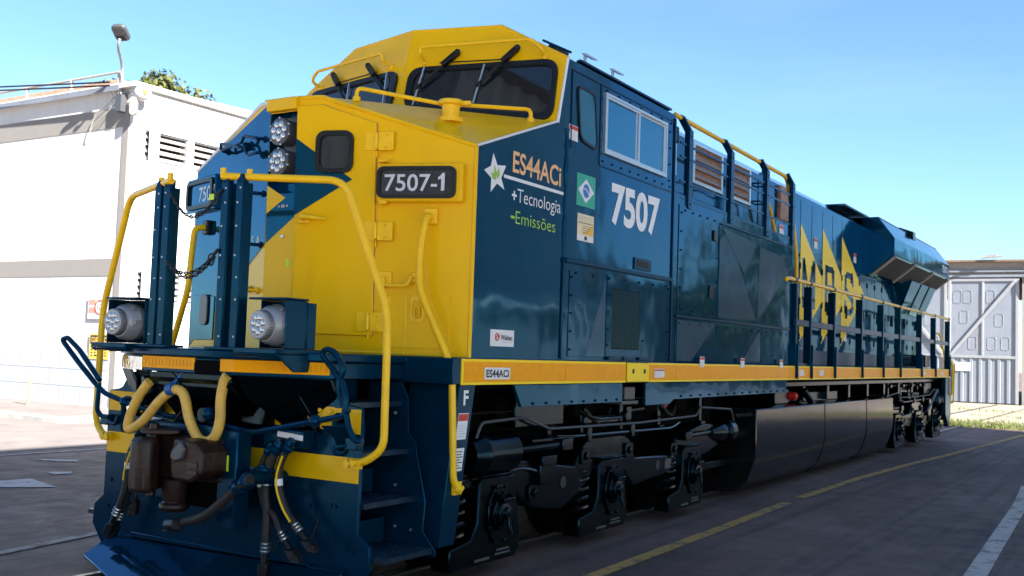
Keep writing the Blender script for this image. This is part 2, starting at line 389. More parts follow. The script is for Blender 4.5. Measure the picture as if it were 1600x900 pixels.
for px in ([(-30,756),(-30,752),(0,751),(48,747.5),(90,761),(0,761)], [(54,717),(118,718.5),(124,721),(75,720)], [(74,737.5),(112,736.5),(112,739.5),(84,741)]):
    mb = MB(); mb.add([at(a, b, z=.008) for a, b in px][::-1], [tuple(range(len(px)))]); mb.build('painted_arrow', M['wline'], smooth=0)['kind'] = 'structure'
for x in (-.8, .8):
    mb = MB()
    mb.extrude([(x-.035,-60,.0),(x+.035,-60,.0),(x+.035,-60,.018),(x+.025,-60,.026),(x-.025,-60,.026),(x-.035,-60,.018)], (0,108,0))
    mb.build('rail', M['railst'])['kind'] = 'structure'
    g = x+.075 if x < 0 else x-.075
    MB().add([(g-.035,-60,.006),(g+.035,-60,.006),(g+.035,48,.006),(g-.035,48,.006)], [(0,1,2,3)]).build('rail_groove', M['dark'], smooth=0)['kind'] = 'structure'
# grass strip along the far edge of the asphalt
mb = MB()
for i in range(20000):
    y = 26.9+abs(random.gauss(0, 2.0)) if i < 14000 else random.uniform(27, 44)
    x = random.uniform(-9, 9)
    if i >= 14000 and math.sin(x*.9+y*.35)+math.sin(y*1.3) < .55: continue
    a = random.uniform(0, 6.28); h = random.uniform(.03, .13); w = random.uniform(.01, .022); dx, dy = math.cos(a)*w, math.sin(a)*w
    l = random.uniform(-.06, .06); mb.add([(x-dx,y-dy,.003),(x+dx,y+dy,.003),(x+l,y+l*.6,h)], [(0,1,2)])
tag(mb.build('grass', M['grassm'], smooth=0), 'patchy dry green grass along the far edge of the asphalt', 'grass', kind='stuff')

# --------------------------------------------------------------- white workshop building on the left
BX, BY, BH = -14.3, 10.0, 7.5
bl = thing('workshop_building', (BX, BY, 0), 'white two storey workshop building with grey bands and louvred windows', 'building')
def bpart(mb, name, m, **k): return local(mb, (BX, BY, 0)).build(name, m, bl, **k)
BACK = 44
mb = MB(); mb.box(-55, BX, BY, BY+.3, .13, BH)                                  # end wall
# long wall with window openings
wins = []
y = BY+.14
while y < BACK-2:
    w = .40 if y < BY+.2 else .86
    wins += [(y, y+w, 5.86, 6.58), (y, y+w, 2.60, 3.27)]; y += w+.17
zs = [.13, 2.60, 3.27, 5.86, 6.58, BH]
for a, b in zip(zs[::2], zs[1::2]): mb.box(BX-.3, BX, BY+.302, BACK, a, b)
for z0, z1 in ((2.602, 3.268), (5.862, 6.578)):
    ys = sorted({(q[0], q[1]) for q in wins}); prev = BY+.302
    for a, b in ys:
        if a > prev: mb.box(BX-.3, BX-.001, prev, a, z0, z1)
        prev = max(prev, b)
    mb.box(BX-.3, BX-.001, prev, BACK, z0, z1)
bpart(mb, 'wall', M['wall'])
mb = MB(); mb.box(BX-1.3, BX-.9, BY+.31, BACK, .2, BH-.1); bpart(mb, 'interior_wall', M['dark'])
for z0, z1 in ((6.62, 7.08), (3.15, 3.55)):
    mb = MB(); mb.box(-55, BX-.3, BY-.014, BY-.002, z0, z1); bpart(mb, 'wall_band', M['wallgrey'])
mb = MB(); mb.box(BX-.40, BX-.20, BY-.022, BY-.002, .13, 7.1); bpart(mb, 'corner_band', M['wallgrey'])
mb = MB(); mb.box(-55, BX-.42, BY-.03, BY-.002, .13, 1.36); mb.box(BX+.002, BX+.03, BY+.5, BACK, .13, 1.36); bpart(mb, 'plinth', M['plinth'])
mb = MB()
for zz in (.55, .95): mb.box(-55, BX-.42, BY-.033, BY-.031, zz, zz+.012)
for i in range(60):
    for k, zz in enumerate((.15, .562, .962)):
        xx = BX-.6-i*.8-(.4 if k == 1 else 0); mb.box(xx, xx+.012, BY-.033, BY-.031, zz, zz+.385)
bpart(mb, 'block_joint', M['wallgrey'], smooth=0)
mb = MB(); mb.box(-55.2, BX+.12, BY-.15, BY+.35, BH, BH+.12); mb.box(BX-.4, BX+.12, BY+.352, BACK, BH, BH+.12); bpart(mb, 'parapet', M['wall'], bevel=.015)
mb = MB(); mb.box(-55, BX-.45, BY-.16, BY-.152, BH-.04, BH+.09); bpart(mb, 'gutter', M['doormetal'])
mb = MB(); mb.extrude([(-55, BY+.36, BH-.2), (-55, BY+.36, BH+.42), (-55, BY+5, BH+.6), (-55, BY+5, BH-.2)], (55+BX-1.2, 0, 0)); bpart(mb, 'roof', M['tile'])
mb = MB()
mb.tube([(-55, BY-.05, BH+.42), (BX-.55, BY-.05, BH+.42)], .03)
for i in range(22): xx = BX-.6-i*1.8; mb.bar((xx, BY-.05, BH+.1), (xx, BY-.05, BH+.42), .07, .05)
bpart(mb, 'roof_railing', M['louvre'])
for (a, b, z0, z1) in wins[:44]:
    mb = MB(); mb.extrude([(BX-.20,a,z0),(BX-.20,b,z0),(BX-.20,b,z1),(BX-.20,a,z1)], (.16,0,0), [[(BX-.20,a+.025,z0+.03),(BX-.20,b-.025,z0+.03),(BX-.20,b-.025,z1-.03),(BX-.20,a+.025,z1-.03)]])
    w = bpart(mb, 'window', M['doorframe'])
    sl = MB(); hh = (z1-z0-.06)/4
    for k in range(4):
        zc = z0+.03+hh*(k+.5)
        sl.obox(V(BX-.12, (a+b)/2, zc), V(.055, 0, -hh*.33), V(0, (b-a)/2-.027, 0), V(.006, 0, .008))
    o = local(sl, (BX, BY, 0)).build('louvre_slats', M['louvre'], w)
mb = MB(); mb.extrude([at(207,157,x=BX+.25)+V(0,0,0)]*0 or rrect((BX+.10, BY-.12, 7.02), (.8,.6,0), (0,0,1), .16, .42, .075), (.05,-.08,0)); bpart(mb, 'siren_horn', M['wallgrey'])
mb = MB(); mb.ball((BX+.22, BY-.02, 7.34), .2, 14, (1.1,.9,.9)); mb.bar((BX-.05, BY-.05, 7.3), (BX+.2, BY-.03, 7.3), .1, .1); bpart(mb, 'camera_dome', M['wall'])
mb = MB(); mb.ball((BX+.40, BY-.08, 7.36), .07, 10, (.6,1,1.4)); bpart(mb, 'orange_beacon', mat('orange_plastic', (.75,.25,.05), .4))
mb = MB(); mb.tube([(BX+.06, BY+.42, BH-.1), (BX+.06, BY+.42, .2)], .05, 8); bpart(mb, 'downpipe', M['wall'])
# wall signs
def sign(name, x0, x1, z0, z1, m, label, cat):
    t = thing(name, ((x0+x1)/2, BY-.05, z0), label, cat)
    local(MB().box(x0, x1, BY-.05, BY-.036, z0, z1), t.location).build('panel', m, t); return t
def rel(o, t): o.location = o.location-t.location; return o
RX, UZ = V(1,0,0), V(0,0,1)
sg = sign('warning_sign', -15.42, -14.72, 1.22, 1.80, M['amber'], 'yellow and black CUIDADO warning sign on the white wall behind the left headlamp', 'sign')
o = MB().box(-15.39, -14.75, BY-.055, BY-.051, 1.57, 1.77); rel(o.build('header', M['blacktxt'], sg), sg)
o = text('CUIDADO', (-15.35, BY-.056, 1.61), RX, UZ, .12, M['amber'], 'lettering', sg, w=.56, bold=.015); rel(o, sg)
mb = MB()
for k in range(4):
    for j in range(5): mb.box(-15.36+j*.125, -15.36+j*.125+.06+.04*((k*j) % 2), BY-.054, BY-.051, 1.48-k*.065, 1.515-k*.065)
rel(mb.build('small_print', M['blacktxt'], sg), sg)
sg = sign('speed_sign', -15.55, -14.98, 2.15, 2.65, M['sticker'], 'white wall sign with red panel and a number 10 in a red ring', 'sign')
mb = MB(); mb.box(-15.52, -15.27, BY-.056, BY-.051, 2.47, 2.6); mb.box(-15.52, -15.27, BY-.056, BY-.051, 2.28, 2.42); rel(mb.build('red_panel', mat('faded_red', (.62,.22,.16), .5), sg), sg)
mb = MB(); mb.tube([V(-15.12+.16*math.cos(a*.2618), BY-.056, 2.42+.16*math.sin(a*.2618)) for a in range(24)], .014, 6, closed=True); rel(mb.build('red_ring', M['red'], sg), sg)
o = text('10', (-15.21, BY-.054, 2.35), RX, UZ, .15, M['blacktxt'], 'lettering', sg, w=.17); rel(o, sg)
# thin marker post on the sidewalk
t = thing('marker_post', (-16.2, 9.0, .13), 'thin rusty orange marker post standing on the sidewalk by the white wall', 'post')
MB().cyl((0,0,0), (.02,0,.62), .035, .03).build('post_shaft', mat('rusty_orange', (.45,.22,.12), .7, var=.3, vscale=10), t)
MB().cyl((.02,0,.62), (.02,0,.66), .05, .05).build('post_cap', M['kerb'], t)
# street lamp on the corner of the roof
LP = V(-14.72, 9.90, 7.1); HD = V(-13.98, 9.22, 8.50)
t = thing('street_lamp', LP, 'grey floodlight on a slim white pole at the corner of the white building', 'lamp')
MB().tube(spline([V(0,0,0), V(0,-.02,.85), HD*.86+LP*.14-LP+V(-.05,0,-.1), HD-LP-V(0,0,.12)]), .032, 10).build('pole', M['doorframe'], t)
mb = MB(); mb.box(-.1, .1, -.08, .1, -.15, .25); mb.bar((-.2,.02,.3),(.2,.02,.3),.04,.04); mb.bar((0,.02,.05),(-.35,-.05,.35),.03,.03); mb.build('bracket', M['dgrey'], t)
hd = HD-LP; ax, ay = V(.93,.33,0)*.17, V(.14,-.35,.30); nn = ax.cross(ay).normalized()
mb = MB(); mb.extrude([p for p in rrect(hd, ax.normalized(), ay.normalized(), .36, .42, .11)], -nn*.10); h = mb.build('lamp_head', M['dgrey'], t, bevel=.03)
mb = MB(); mb.extrude(rrect(hd+nn*.003+ay.normalized()*.07, ax.normalized(), ay.normalized(), .28, .18, .04), nn*.012); mb.build('lens', M['dgrey'], h)
mb = MB()
for k in range(7): mb.bar(hd+nn*.01+ax.normalized()*(k-3)*.04-ay.normalized()*.17, hd+nn*.01+ax.normalized()*(k-3)*.04-ay.normalized()*.06, .015, .02, nn)
mb.build('cooling_fins', M['dgrey'], h)
# cable loop hanging beside the lamp, and overhead cables
t = tag(MB().tube(spline([V(-14.95,9.9,7.15), V(-15.3,9.85,6.85), V(-15.75,9.88,6.55), V(-15.6,9.88,6.95), V(-15.2,9.9,7.2), V(-14.8,9.88,7.4)]), .012, 6).build('loose_cable', M['wallgrey']), 'loose pale cable looped against the wall below the roof lamp', 'cable')
for k, (z0, z1) in enumerate(((10.1, 7.62), (9.95, 7.54))):
    pts = [V(-14.9-2.6*j, 9.7-.05*j, z1+(z0-z1)*j/10-.16*math.sin(math.pi*j/10)) for j in range(11)]
    tag(MB().tube(pts, .022, 6).build('power_cable', M['rubber']), ('upper' if k == 0 else 'lower')+' of the two dark cables running left from the roof corner', 'cable', 'overhead cables')

# --------------------------------------------------------------- trees
def tree(loc, h, rad, label, n=5200, seed=1, cz=.66, flat=.8, leaf=.30):
    rd = random.Random(seed); t = thing('leafy_tree', loc, label, 'tree')
    mb = MB(); mb.tube([V(0,0,0), V(.1,.05,h*.25), V(-.1,.1,h*.5), V(.05,0,h*.75)], [.35,.28,.2,.08], 10); tips = []
    for k in range(12):
        a = k*2.4; z = h*rd.uniform(.35, .6); p = V(0,0,z); q = p+V(math.cos(a)*rad*.7, math.sin(a)*rad*.7, h*rd.uniform(.1, .3)); tips.append(q)
        mb.tube([p, (p+q)/2+V(0,0,.2), q], [.12,.08,.03], 6)
    mb.build('trunk', M['bark'], t)
    cl = []
    for k in range(34):
        a = rd.uniform(0, 6.28); u = rd.uniform(-.75, 1); rr = rad*math.sqrt(max(0, 1-u*u))*rd.uniform(.45, 1)
        cl.append((V(math.cos(a)*rr, math.sin(a)*rr, h*cz+u*h*(1-cz)*flat), rd.uniform(.14, .27)*rad))
    mb = MB()
    for i in range(n):
        c, r = cl[rd.randrange(len(cl))]
        d = V(rd.gauss(0,1), rd.gauss(0,1), rd.gauss(0,1)).normalized()*r*rd.uniform(.55, 1.12); p = c+d
        nrm = (d.normalized()+V(rd.gauss(0,.6), rd.gauss(0,.6), rd.gauss(0,.6))).normalized()
        a = nrm.cross(V(rd.random(), rd.random(), rd.random())).normalized(); b = nrm.cross(a); s = leaf*rd.uniform(.6, 1.3)
        mb.mi = 1 if rd.random() < .35 else 0
        mb.add([p-a*s*.5, p+b*s*.28, p+a*s*.5, p-b*s*.28], [(0,1,2,3)])
    mb.build('crown', [M['leaf'], M['leafy']], t, smooth=0); return t
tree((-45.1, 35.5, 0), 16.9, 5.6, 'green leafy tree rising above the roof of the white building', 30000, 3, .70, .85, .34)
tree((-36.2, 33.5, 0), 13.6, 2.6, 'small tree top just showing over the roof nearer the locomotive', 3000, 5, .68, .9, .3)

# --------------------------------------------------------------- shed with sliding doors at the far end
SY = 49.0
sh = thing('engine_shed', (0, SY, 0), 'pale grey metal shed with braced sliding doors beyond the locomotive', 'shed')
def spart(mb, name, m, par=None, **k): return local(mb, (0, SY, 0)).build(name, m, par or sh, **k)
mb = MB(); mb.box(-22, -9.3, SY+.05, SY+.3, 0, 6.9); mb.box(.15, 14, SY+.05, SY+.3, 0, 6.9); mb.box(-9.3, .15, SY+.05, SY+.3, 6.05, 6.9); mb.box(-22, -21.7, SY+.302, SY+30, 0, 6.9); mb.box(13.7, 14, SY+.302, SY+30, 0, 6.9); spart(mb, 'wall', M['fascia'])
mb = MB(); mb.extrude([(-22.6, SY-.35, 6.9), (14.6, SY-.35, 6.72), (14.6, SY-.35, 6.80), (-22.6, SY-.35, 7.02)], (0, 31, 0)); spart(mb, 'roof', M['brownroof'])
mb = MB(); mb.box(-22, 14, SY-.10, SY+.04, 6.08, 6.2); mb.box(-22, 14, SY-.16, SY-.02, 6.32, 6.40); spart(mb, 'door_track', M['doormetal'])
def door(x0, x1, flip):
    mb = MB(); mb.box(x0, x1, SY+.0, SY+.045, 2.2, 6.0)
    d = spart(mb, 'sliding_door', M['doormetal'])
    f = MB(); xm = (x0+x1)/2
    for a, b, c, e in ((x0, x0+.14, .04, 6.02), (x1-.14, x1, .04, 6.02), (x0+.142, x1-.142, 5.88, 6.02), (x0+.142, x1-.142, 2.18, 2.30)): f.box(a, b, SY-.06, SY-.002, c, e)
    f.box(xm-.05, xm+.05, SY-.05, SY-.002, 2.302, 5.878)
    p, q = (V(x0+.15, SY-.075, 2.3), V(x1-.15, SY-.075, 5.9)) if not flip else (V(x1-.15, SY-.075, 2.3), V(x0+.15, SY-.075, 5.9))
    f.bar(p, q, .06, .14, (1, 0, -1) if not flip else (1, 0, 1))
    spart(f, 'door_frame', M['doorframe'], d, bevel=.008)
    c = MB(); n = 14; w = (x1-x0-.28)/n
    for k in range(n):
        xa = x0+.14+k*w
        if k % 2: c.box(xa+.002, xa+w-.002, SY+.01, SY+.05, .06, 2.178)
        else: c.extrude([(xa, SY+.045, .06), (xa+.04, SY-.03, .06), (xa+w-.04, SY-.03, .06), (xa+w, SY+.045, .06)], (0,0,2.118))
    spart(c, 'corrugated_sheet', M['doormetal'], d)
    e = MB()
    for (u, vv) in ((.10,.78),(.26,.78),(.62,.78),(.2,.5),(.75,.46),(.34,.14),(.64,.14),(.85,.14)):
        cx = x0+.15+(x1-x0-.3)*u; cz = 2.4+3.5*vv
        e = MB(); e.tube([q for q in rrect((cx, SY-.004, cz), RX, UZ, .36, .62, .09, 4)], .014, 6, closed=True); spart(e, 'pressed_panel', M['doormetal'], d)
door(-3.12, .02, False); door(-6.24, -3.16, True); door(-9.3, -6.28, False)
mb = MB(); mb.tube(fil([(.35, SY-.15, 6.1), (.35, SY-.15, 5.6), (.55, SY-.15, 5.3), (.55, SY-.15, 0)], .15), .06); mb.tube([(.2, SY-.1, 6.5), (9, SY-.1, 6.45)], .05); spart(mb, 'drain_pipe', M['doorframe'])
mb = MB(); mb.box(-2.75, -2.1, SY-.05, SY-.036, 1.55, 1.95); spart(mb, 'notice_plate', M['sticker'])
mb = MB(); mb.box(-1.4, -.9, SY-.5, SY-.3, 6.98, 7.1); mb.bar((-1.6, SY-.4, 6.98), (-.7, SY-.3, 7.06), .3, .05); spart(mb, 'loose_roof_sheet', M['fascia'])

# --------------------------------------------------------------- unseen long shed: shades the locomotive, opened below to bounce sunlight in, shows in the paint
def corrugated(x0, y0, x1, y1, z0, z1a, z1b, n, d, slant=None):
    mb = MB(); P = V(x0,y0,0); Q = V(x1,y1,0); t = Q-P; nrm = V(-t.y, t.x, 0).normalized()*d
    vs = []
    for i in range(n+1):
        u = i/n; p = P+t*u+(nrm if (i//2) % 2 else nrm*0); zt = z1a+(z1b-z1a)*u
        vs += [p+V(0,0,z0), p+V(0,0,zt)]
    mb.add(vs, [(2*i, 2*i+2, 2*i+3, 2*i+1) for i in range(n)]); return mb
SX, SH = 11.3, 12.9
ls = thing('light_shaping_shed', (SX, 0, 0), 'unseen corrugated shed right of the yard, opened below to bounce sunlight in', 'canopy')
local(corrugated(SX, -7.5, SX, 21.4, 3.0, SH, SH, 120, -.09), (SX,0,0)).build('upper_wall', M['shade'], ls, smooth=0)
local(corrugated(SX, 21.4, SX+8, 21.4, 3.0, SH, SH, 40, .09), (SX,0,0)).build('end_wall', M['shade'], ls, smooth=0)
mb = MB(); mb.extrude([(SX-.25, -7.7, SH), (SX+4, -7.7, SH+.8), (SX+8.2, -7.7, SH), (SX+8.2, -7.7, SH+.1), (SX+4, -7.7, SH+.95), (SX-.25, -7.7, SH+.1)], (0, 29.4, 0)); local(mb, (SX,0,0)).build('roof', M['shade'], ls)
for k in range(6):
    for xo in (.15, 7.8):
        mb = MB(); mb.box(xo, xo+.22, -7.2+k*5.65, -6.95+k*5.65, 0, SH-.02); mb.build('column', M['shade'], ls)
bs = thing('gable_shed', (-6, -15, 0), 'tall corrugated shed with a sloping roofline at the near end of the yard', 'shed')
local(corrugated(-9, -15, 2.5, -15, 0, 21.4, 15.85, 80, .15), (-6,-15,0)).build('wall', M['shade'], bs, smooth=0)
mb = MB(); mb.extrude([(-9.4, -14.6, 21.6), (2.9, -14.6, 15.66), (2.9, -14.6, 15.86), (-9.4, -14.6, 21.8)], (0,-20,0)); local(mb, (-6,-15,0)).build('roof', M['brownroof'], bs)
mb = MB(); mb.box(-4.9, -4.35, -14.86, -14.7, 0, 19.0); local(mb, (-6,-15,0)).build('column', M['doorframe'], bs)
# low hall and trees beyond the long shed, seen only as reflections in the paint
hl = thing('low_hall', (40, 75, 0), 'low grey hall far beyond the yard', 'building')
MB().box(-15, 20, -20, 25, 0, 6.5).build('wall', M['fascia'], hl); mb = MB(); mb.extrude([(-15.5,-20.5,6.5),(2.5,-20.5,9.4),(20.5,-20.5,6.5)], (0,46,0)); mb.build('roof', M['brownroof'], hl)
for k, (x, y, h) in enumerate(((17, 52, 9), (21, 61, 11), (15, 70, 10.5), (26, 44, 8))):
    tree((x, y, 0), h, 4.2, ['broad tree beside the low hall', 'tallest tree by the low hall', 'tree farthest down the track side', 'short tree nearest the long shed'][k], 1500, 20+k, .6, .95, .6)
# ================================================================== the locomotive
loco = thing('diesel_locomotive', (0, 0, 0), 'glossy navy blue and yellow diesel locomotive number 7507 standing on the track in the yard', 'locomotive')
RY = V(0, 1, 0)                                     # reading direction on the visible side
FD = V(1.33, .46, 0).normalized(); FN = V(.46, -1.33, 0).normalized(); FP = V(.15, .39, 0)       # right nose facet
LD = V(1.33, -.46, 0).normalized(); LN = V(-.46, -1.33, 0).normalized(); LP_ = V(-.15, .39, 0)    # left nose facet
CN = V(.23, -1, .245).normalized(); CP = V(0, 1.8, 4.06)                                          # right half of the cab front
CNL = V(-.23, -1, .245).normalized()
DK = 1.66                                            # deck height
def X(p): return V(-p.x, p.y, p.z)
SPLIT = set('bolt_row equipment_door cabinet_door hood_door door_hinge door_catch drip_rail brake_rigging lever_bracket jumper_socket tank_seam rail_bar reflective_tape yellow_band yellow_stripe frame_hole hose_stripe yellow_bolt pilot_bolt step_bolt post_rivet intake_frame radiator_intake underfloor_ducts underframe_bracket pipe_bracket tank_end_step damper grab_iron_pad side_skirt panel_seam side_moulding rolled_edge edge_weld corner_trim roof_edge hose_manifold hood_base_rail duct_panel toe_board traction_motor lid_seam box_latch wiper_bracket plate_rivet coupler_carrier shadow_box roof_cover roof_antenna side_window_glass window_sash headlight_screw'.split())
BOLTS = []
def pieces(mb):
    par = list(range(len(mb.v)))
    def root(i):
        while par[i] != i: par[i] = par[par[i]]; i = par[i]
        return i
    for f in mb.f:
        a = root(f[0])
        for i in f[1:]:
            b = root(i)
            if a != b: par[b] = a
    groups = {}
    for f, m in zip(mb.f, mb.m): groups.setdefault(root(f[0]), []).append((f, m))
    out = []
    for g in groups.values():
        q = MB(); ix = {}
        for f, m in g:
            for i in f:
                if i not in ix: ix[i] = len(q.v); q.v.append(mb.v[i])
            q.f.append([ix[i] for i in f]); q.m.append(m)
        out.append(q)
    return out
def P3(mb, name, m, par=None, **k):
    if name in ('bolt_row', 'pilot_bolt', 'post_rivet', 'headlight_screw', 'plate_rivet', 'step_bolt'):
        nm = 'rivet' if 'rivet' in name else 'bolt'
        for q in pieces(mb): BOLTS.append((q, nm, m))
        return None
    if name in SPLIT:
        os_ = [q.build(name, m, par or loco, **k) for q in pieces(mb)]
        return os_[0]
    return mb.build(name, m, par or loco, **k)
def bolts(mb, pts, n, r=.012, d=.012):
    n = Vector(n).normalized()
    for p in pts: mb.cyl(Vector(p)-n*.004, Vector(p)+n*d, r, r*.8, 8)
def along(p, q, n): return [Vector(p).lerp(Vector(q), i/(n-1)) for i in range(n)]

# ---- underframe and deck
mb = MB(); mb.box(-.55, .55, .3, 21.2, .95, 1.58); mb.box(-1.35, 1.35, .95, 20.5, 1.42, 1.585); P3(mb, 'underframe', M['soot'])
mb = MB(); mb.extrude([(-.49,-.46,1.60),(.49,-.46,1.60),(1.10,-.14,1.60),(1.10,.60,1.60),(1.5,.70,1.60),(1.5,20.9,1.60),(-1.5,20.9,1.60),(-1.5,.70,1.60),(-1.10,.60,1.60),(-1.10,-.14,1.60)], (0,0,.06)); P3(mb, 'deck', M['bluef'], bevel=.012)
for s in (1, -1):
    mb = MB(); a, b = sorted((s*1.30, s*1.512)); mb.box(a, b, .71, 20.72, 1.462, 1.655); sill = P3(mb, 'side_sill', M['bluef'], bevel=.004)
    mb = MB()
    for y0, y1 in ((.70, 3.36), (3.872, 20.70)):
        a, b = sorted((s*1.514, s*1.521)); mb.box(a, b, y0, y1, 1.466, 1.652)
    st = P3(mb, 'yellow_stripe', M['ystripe'], sill)
    mb = MB()
    for y0, y1 in ((.73, 2.20), (2.21, 3.35), (3.88, 4.50), (4.51, 8.30), (8.32, 20.68)):
        zs_ = []
        for k in range(6): z = 1.487+k*.0235; zs_ += [(s*1.525, z), (s*1.5265, z+.008), (s*1.525, z+.020)]
        zs_.append((s*1.525, 1.632)); mb.extrude([V(s*1.522, y0, 1.486)]+[V(x, y0, z) for x, z in zs_]+[V(s*1.522, y0, 1.633)], (0, y1-y0, 0))
    P3(mb, 'reflective_tape', M['orange'], sill)
    # skirt panels under the sill
    mb = MB(); t = s*1.46; e = (s*.03, 0, 0)
    mb.extrude([(t,1.46,1.46),(t,3.36,1.46),(t,3.36,1.285),(t,1.58,1.285)], e); mb.extrude([(t,3.873,1.46),(t,8.32,1.46),(t,8.32,1.30),(t,4.62,1.285),(t,4.56,1.285),(t,4.45,1.24),(t,3.873,1.24)], e)
    sk = P3(mb, 'side_skirt', M['blue'], bevel=.003)
    mb = MB(); bolts(mb, along((s*1.491,1.75,1.31),(s*1.491,3.25,1.31),8)+along((s*1.491,4.75,1.315),(s*1.491,8.2,1.325),14), (s,0,0)); P3(mb, 'bolt_row', M['bluef'], sk)
    # jacking pocket with yellow plate
    mb = MB(); a, b = sorted((s*1.514, s*1.530)); mb.box(a, b, 3.375, 3.86, 1.468, 1.650)
    jp = P3(mb, 'jacking_pad', M['ystripe'], bevel=.01)
    mb = MB(); bolts(mb, [(s*1.530,3.5,1.57),(s*1.530,3.75,1.57)], (s,0,0), .028, .004); P3(mb, 'jack_hole', M['blacktxt'], jp)
    mb = MB(); a, b = sorted((s*1.25, s*1.45)); mb.box(a, b, 3.5, 3.72, 1.30, 1.42); mb.box(a, b, 3.44, 3.8, 1.255, 1.29); P3(mb, 'jacking_bracket', M['dgrey'], bevel=.006)

# ---- nose
mb = MB()
def nose_half(s):
    m_ = (lambda *p: V(s*p[0], p[1], p[2]))
    S0, S1, B, B0, A2 = m_(.15,.39,DK), m_(.15,.39,3.59), m_(1.48,.85,3.205), m_(1.48,.85,DK), m_(.32,.449,3.595)
    Cc, C0, D, C1 = m_(1.48,2.034,3.63), m_(1.48,2.19,DK), m_(.32,1.79,3.62), m_(1.48,2.17,3.38)
    b = len(mb.v); mb.v += [S0,S1,B,B0,A2,Cc,C0,D,C1]
    def f(ix, mi):
        mb.mi = mi; ix = [b+i for i in ix]; mb.face(ix if s > 0 else ix[::-1])
    f((0,3,2,4,1), 0 if s > 0 else 0); f((3,6,8,5,2), 1); f((2,5,4), 0); f((5,7,4), 0)
    return b
b1 = nose_half(1); b2 = nose_half(-1)
mb.mi = 0
mb.add([(-.15,.39,DK),(.15,.39,DK),(.15,.39,2.86),(-.15,.39,2.86)], [(0,1,2,3)])
mb.add([(-.15,.39,3.49),(.15,.39,3.49),(.15,.39,3.59),(-.15,.39,3.59)], [(0,1,2,3)])
mb.add([(-.15,.39,3.59),(.15,.39,3.59),(.32,.449,3.595),(.32,1.79,3.62),(-.32,1.79,3.62),(-.32,.449,3.595)], [(0,1,2,3,4,5)])
mb.mi = 1
mb.add([(-.15,.39,2.86),(.15,.39,2.86),(.15,.39,3.49),(-.15,.39,3.49),(-.15,.50,2.86),(.15,.50,2.86),(.15,.50,3.49),(-.15,.50,3.49)], [(4,5,6,7),(0,1,5,4),(1,2,6,5),(2,3,7,6),(3,0,4,7)])
nose = P3(mb, 'nose', [M['yellow'], M['blue']], smooth=20)
mb = MB(); mb.obox((0,.37,3.545), (.152,0,0), (0,.035,0), (0,0,.05)); P3(mb, 'headlight_hood', M['yellow'], nose, bevel=.012)
# rolled edge between facet and sides / top
mb = MB(); mb.tube([(1.474,.853,DK),(1.474,.853,3.2)], .016, 8); mb.tube([(1.476,.853,3.202),(.32,.452,3.592),(.13,.392,3.59)], .018, 8)
P3(mb, 'rolled_edge', M['yellow'], nose)
mb = MB(); mb.tube([(-.13,.392,3.59),(-.32,.452,3.592),(-1.476,.853,3.202)], .018, 8); P3(mb, 'rolled_edge', M['sticker'], nose)
mb = MB(); mb.tube([(1.478,.86,3.21),(1.478,2.03,3.632)], .010, 8); mb.tube([(-1.478,.86,3.21),(-1.478,2.03,3.632)], .010, 8); mb.tube([(-1.476,.853,3.2),(-1.476,.853,DK)], .012, 8); P3(mb, 'edge_weld', M['sticker'], nose)
# nose door
fp = lambda px, py, off=0: at(px, py, FN, FP)+FN*off
lp = lambda px, py, off=0: at(px, py, LN, LP_)+LN*off
dr = [fp(466.5,166), fp(505,164), fp(590,193), fp(582.5,525), fp(456,520.5)]
mb = MB(); mb.extrude(dr, FN*.022); door_ = P3(mb, 'nose_door', M['yellow'], nose, bevel=.007)
mb = MB()
gk = [p+FN*.004 for p in dr]; mb.tube(gk, .0045, 6, closed=True); P3(mb, 'door_gasket', M['copper'], nose)
for (x, y, l) in ((591,222,.14), (589,362,.14), (577,503,.14)):
    c = fp(x, y); mb = MB(); mb.obox(c+FN*.03+FD*.075, FD*.06, FN*.012, V(0,0,l/2)); mb.obox(c+FN*.028-FD*.045, FD*.045, FN*.008, V(0,0,l/2)); mb.cyl(c+FN*.042-V(0,0,l/2-.01), c+FN*.042+V(0,0,l/2-.01), .015)
    mb.cyl(c+FN*.02-V(0,0,l/2+.05), c+FN*.02-V(0,0,l/2), .007); bolts(mb, [c+FN*.042+FD*.08+V(0,0,z) for z in (-.045,.045)], FN, .012, .014); P3(mb, 'hinge', M['yrail'], nose, bevel=.004)
h = fp(478, 343); mb = MB(); mb.obox(h+FN*.03, FD*.045, FN*.012, V(0,0,.035)); mb.tube([h+FN*.03+V(0,0,.01), h+FN*.085+V(0,0,.012), h+FN*.09+FD*.05+V(0,0,.008), h+FN*.085+FD*.19-V(0,0,.004)], [.024,.024,.02,.010], 12); P3(mb, 'door_handle', M['yrail'], nose, bevel=.004)
wc = (fp(495,207)+fp(555,268))/2
wc = fp(525.5, 238.5)
mb = MB(); mb.extrude(rrect(wc+FN*.02, FD, UZ, .30, .32, .07), FN*.03, [rrect(wc+FN*.02, FD, UZ, .235, .25, .05)]); wf = P3(mb, 'door_window', M['rubber'], nose, bevel=.008)
mb = MB(); mb.extrude(rrect(wc+FN*.024, FD, UZ, .24, .255, .05), FN*.004); P3(mb, 'window_pane', M['glass'], nose)
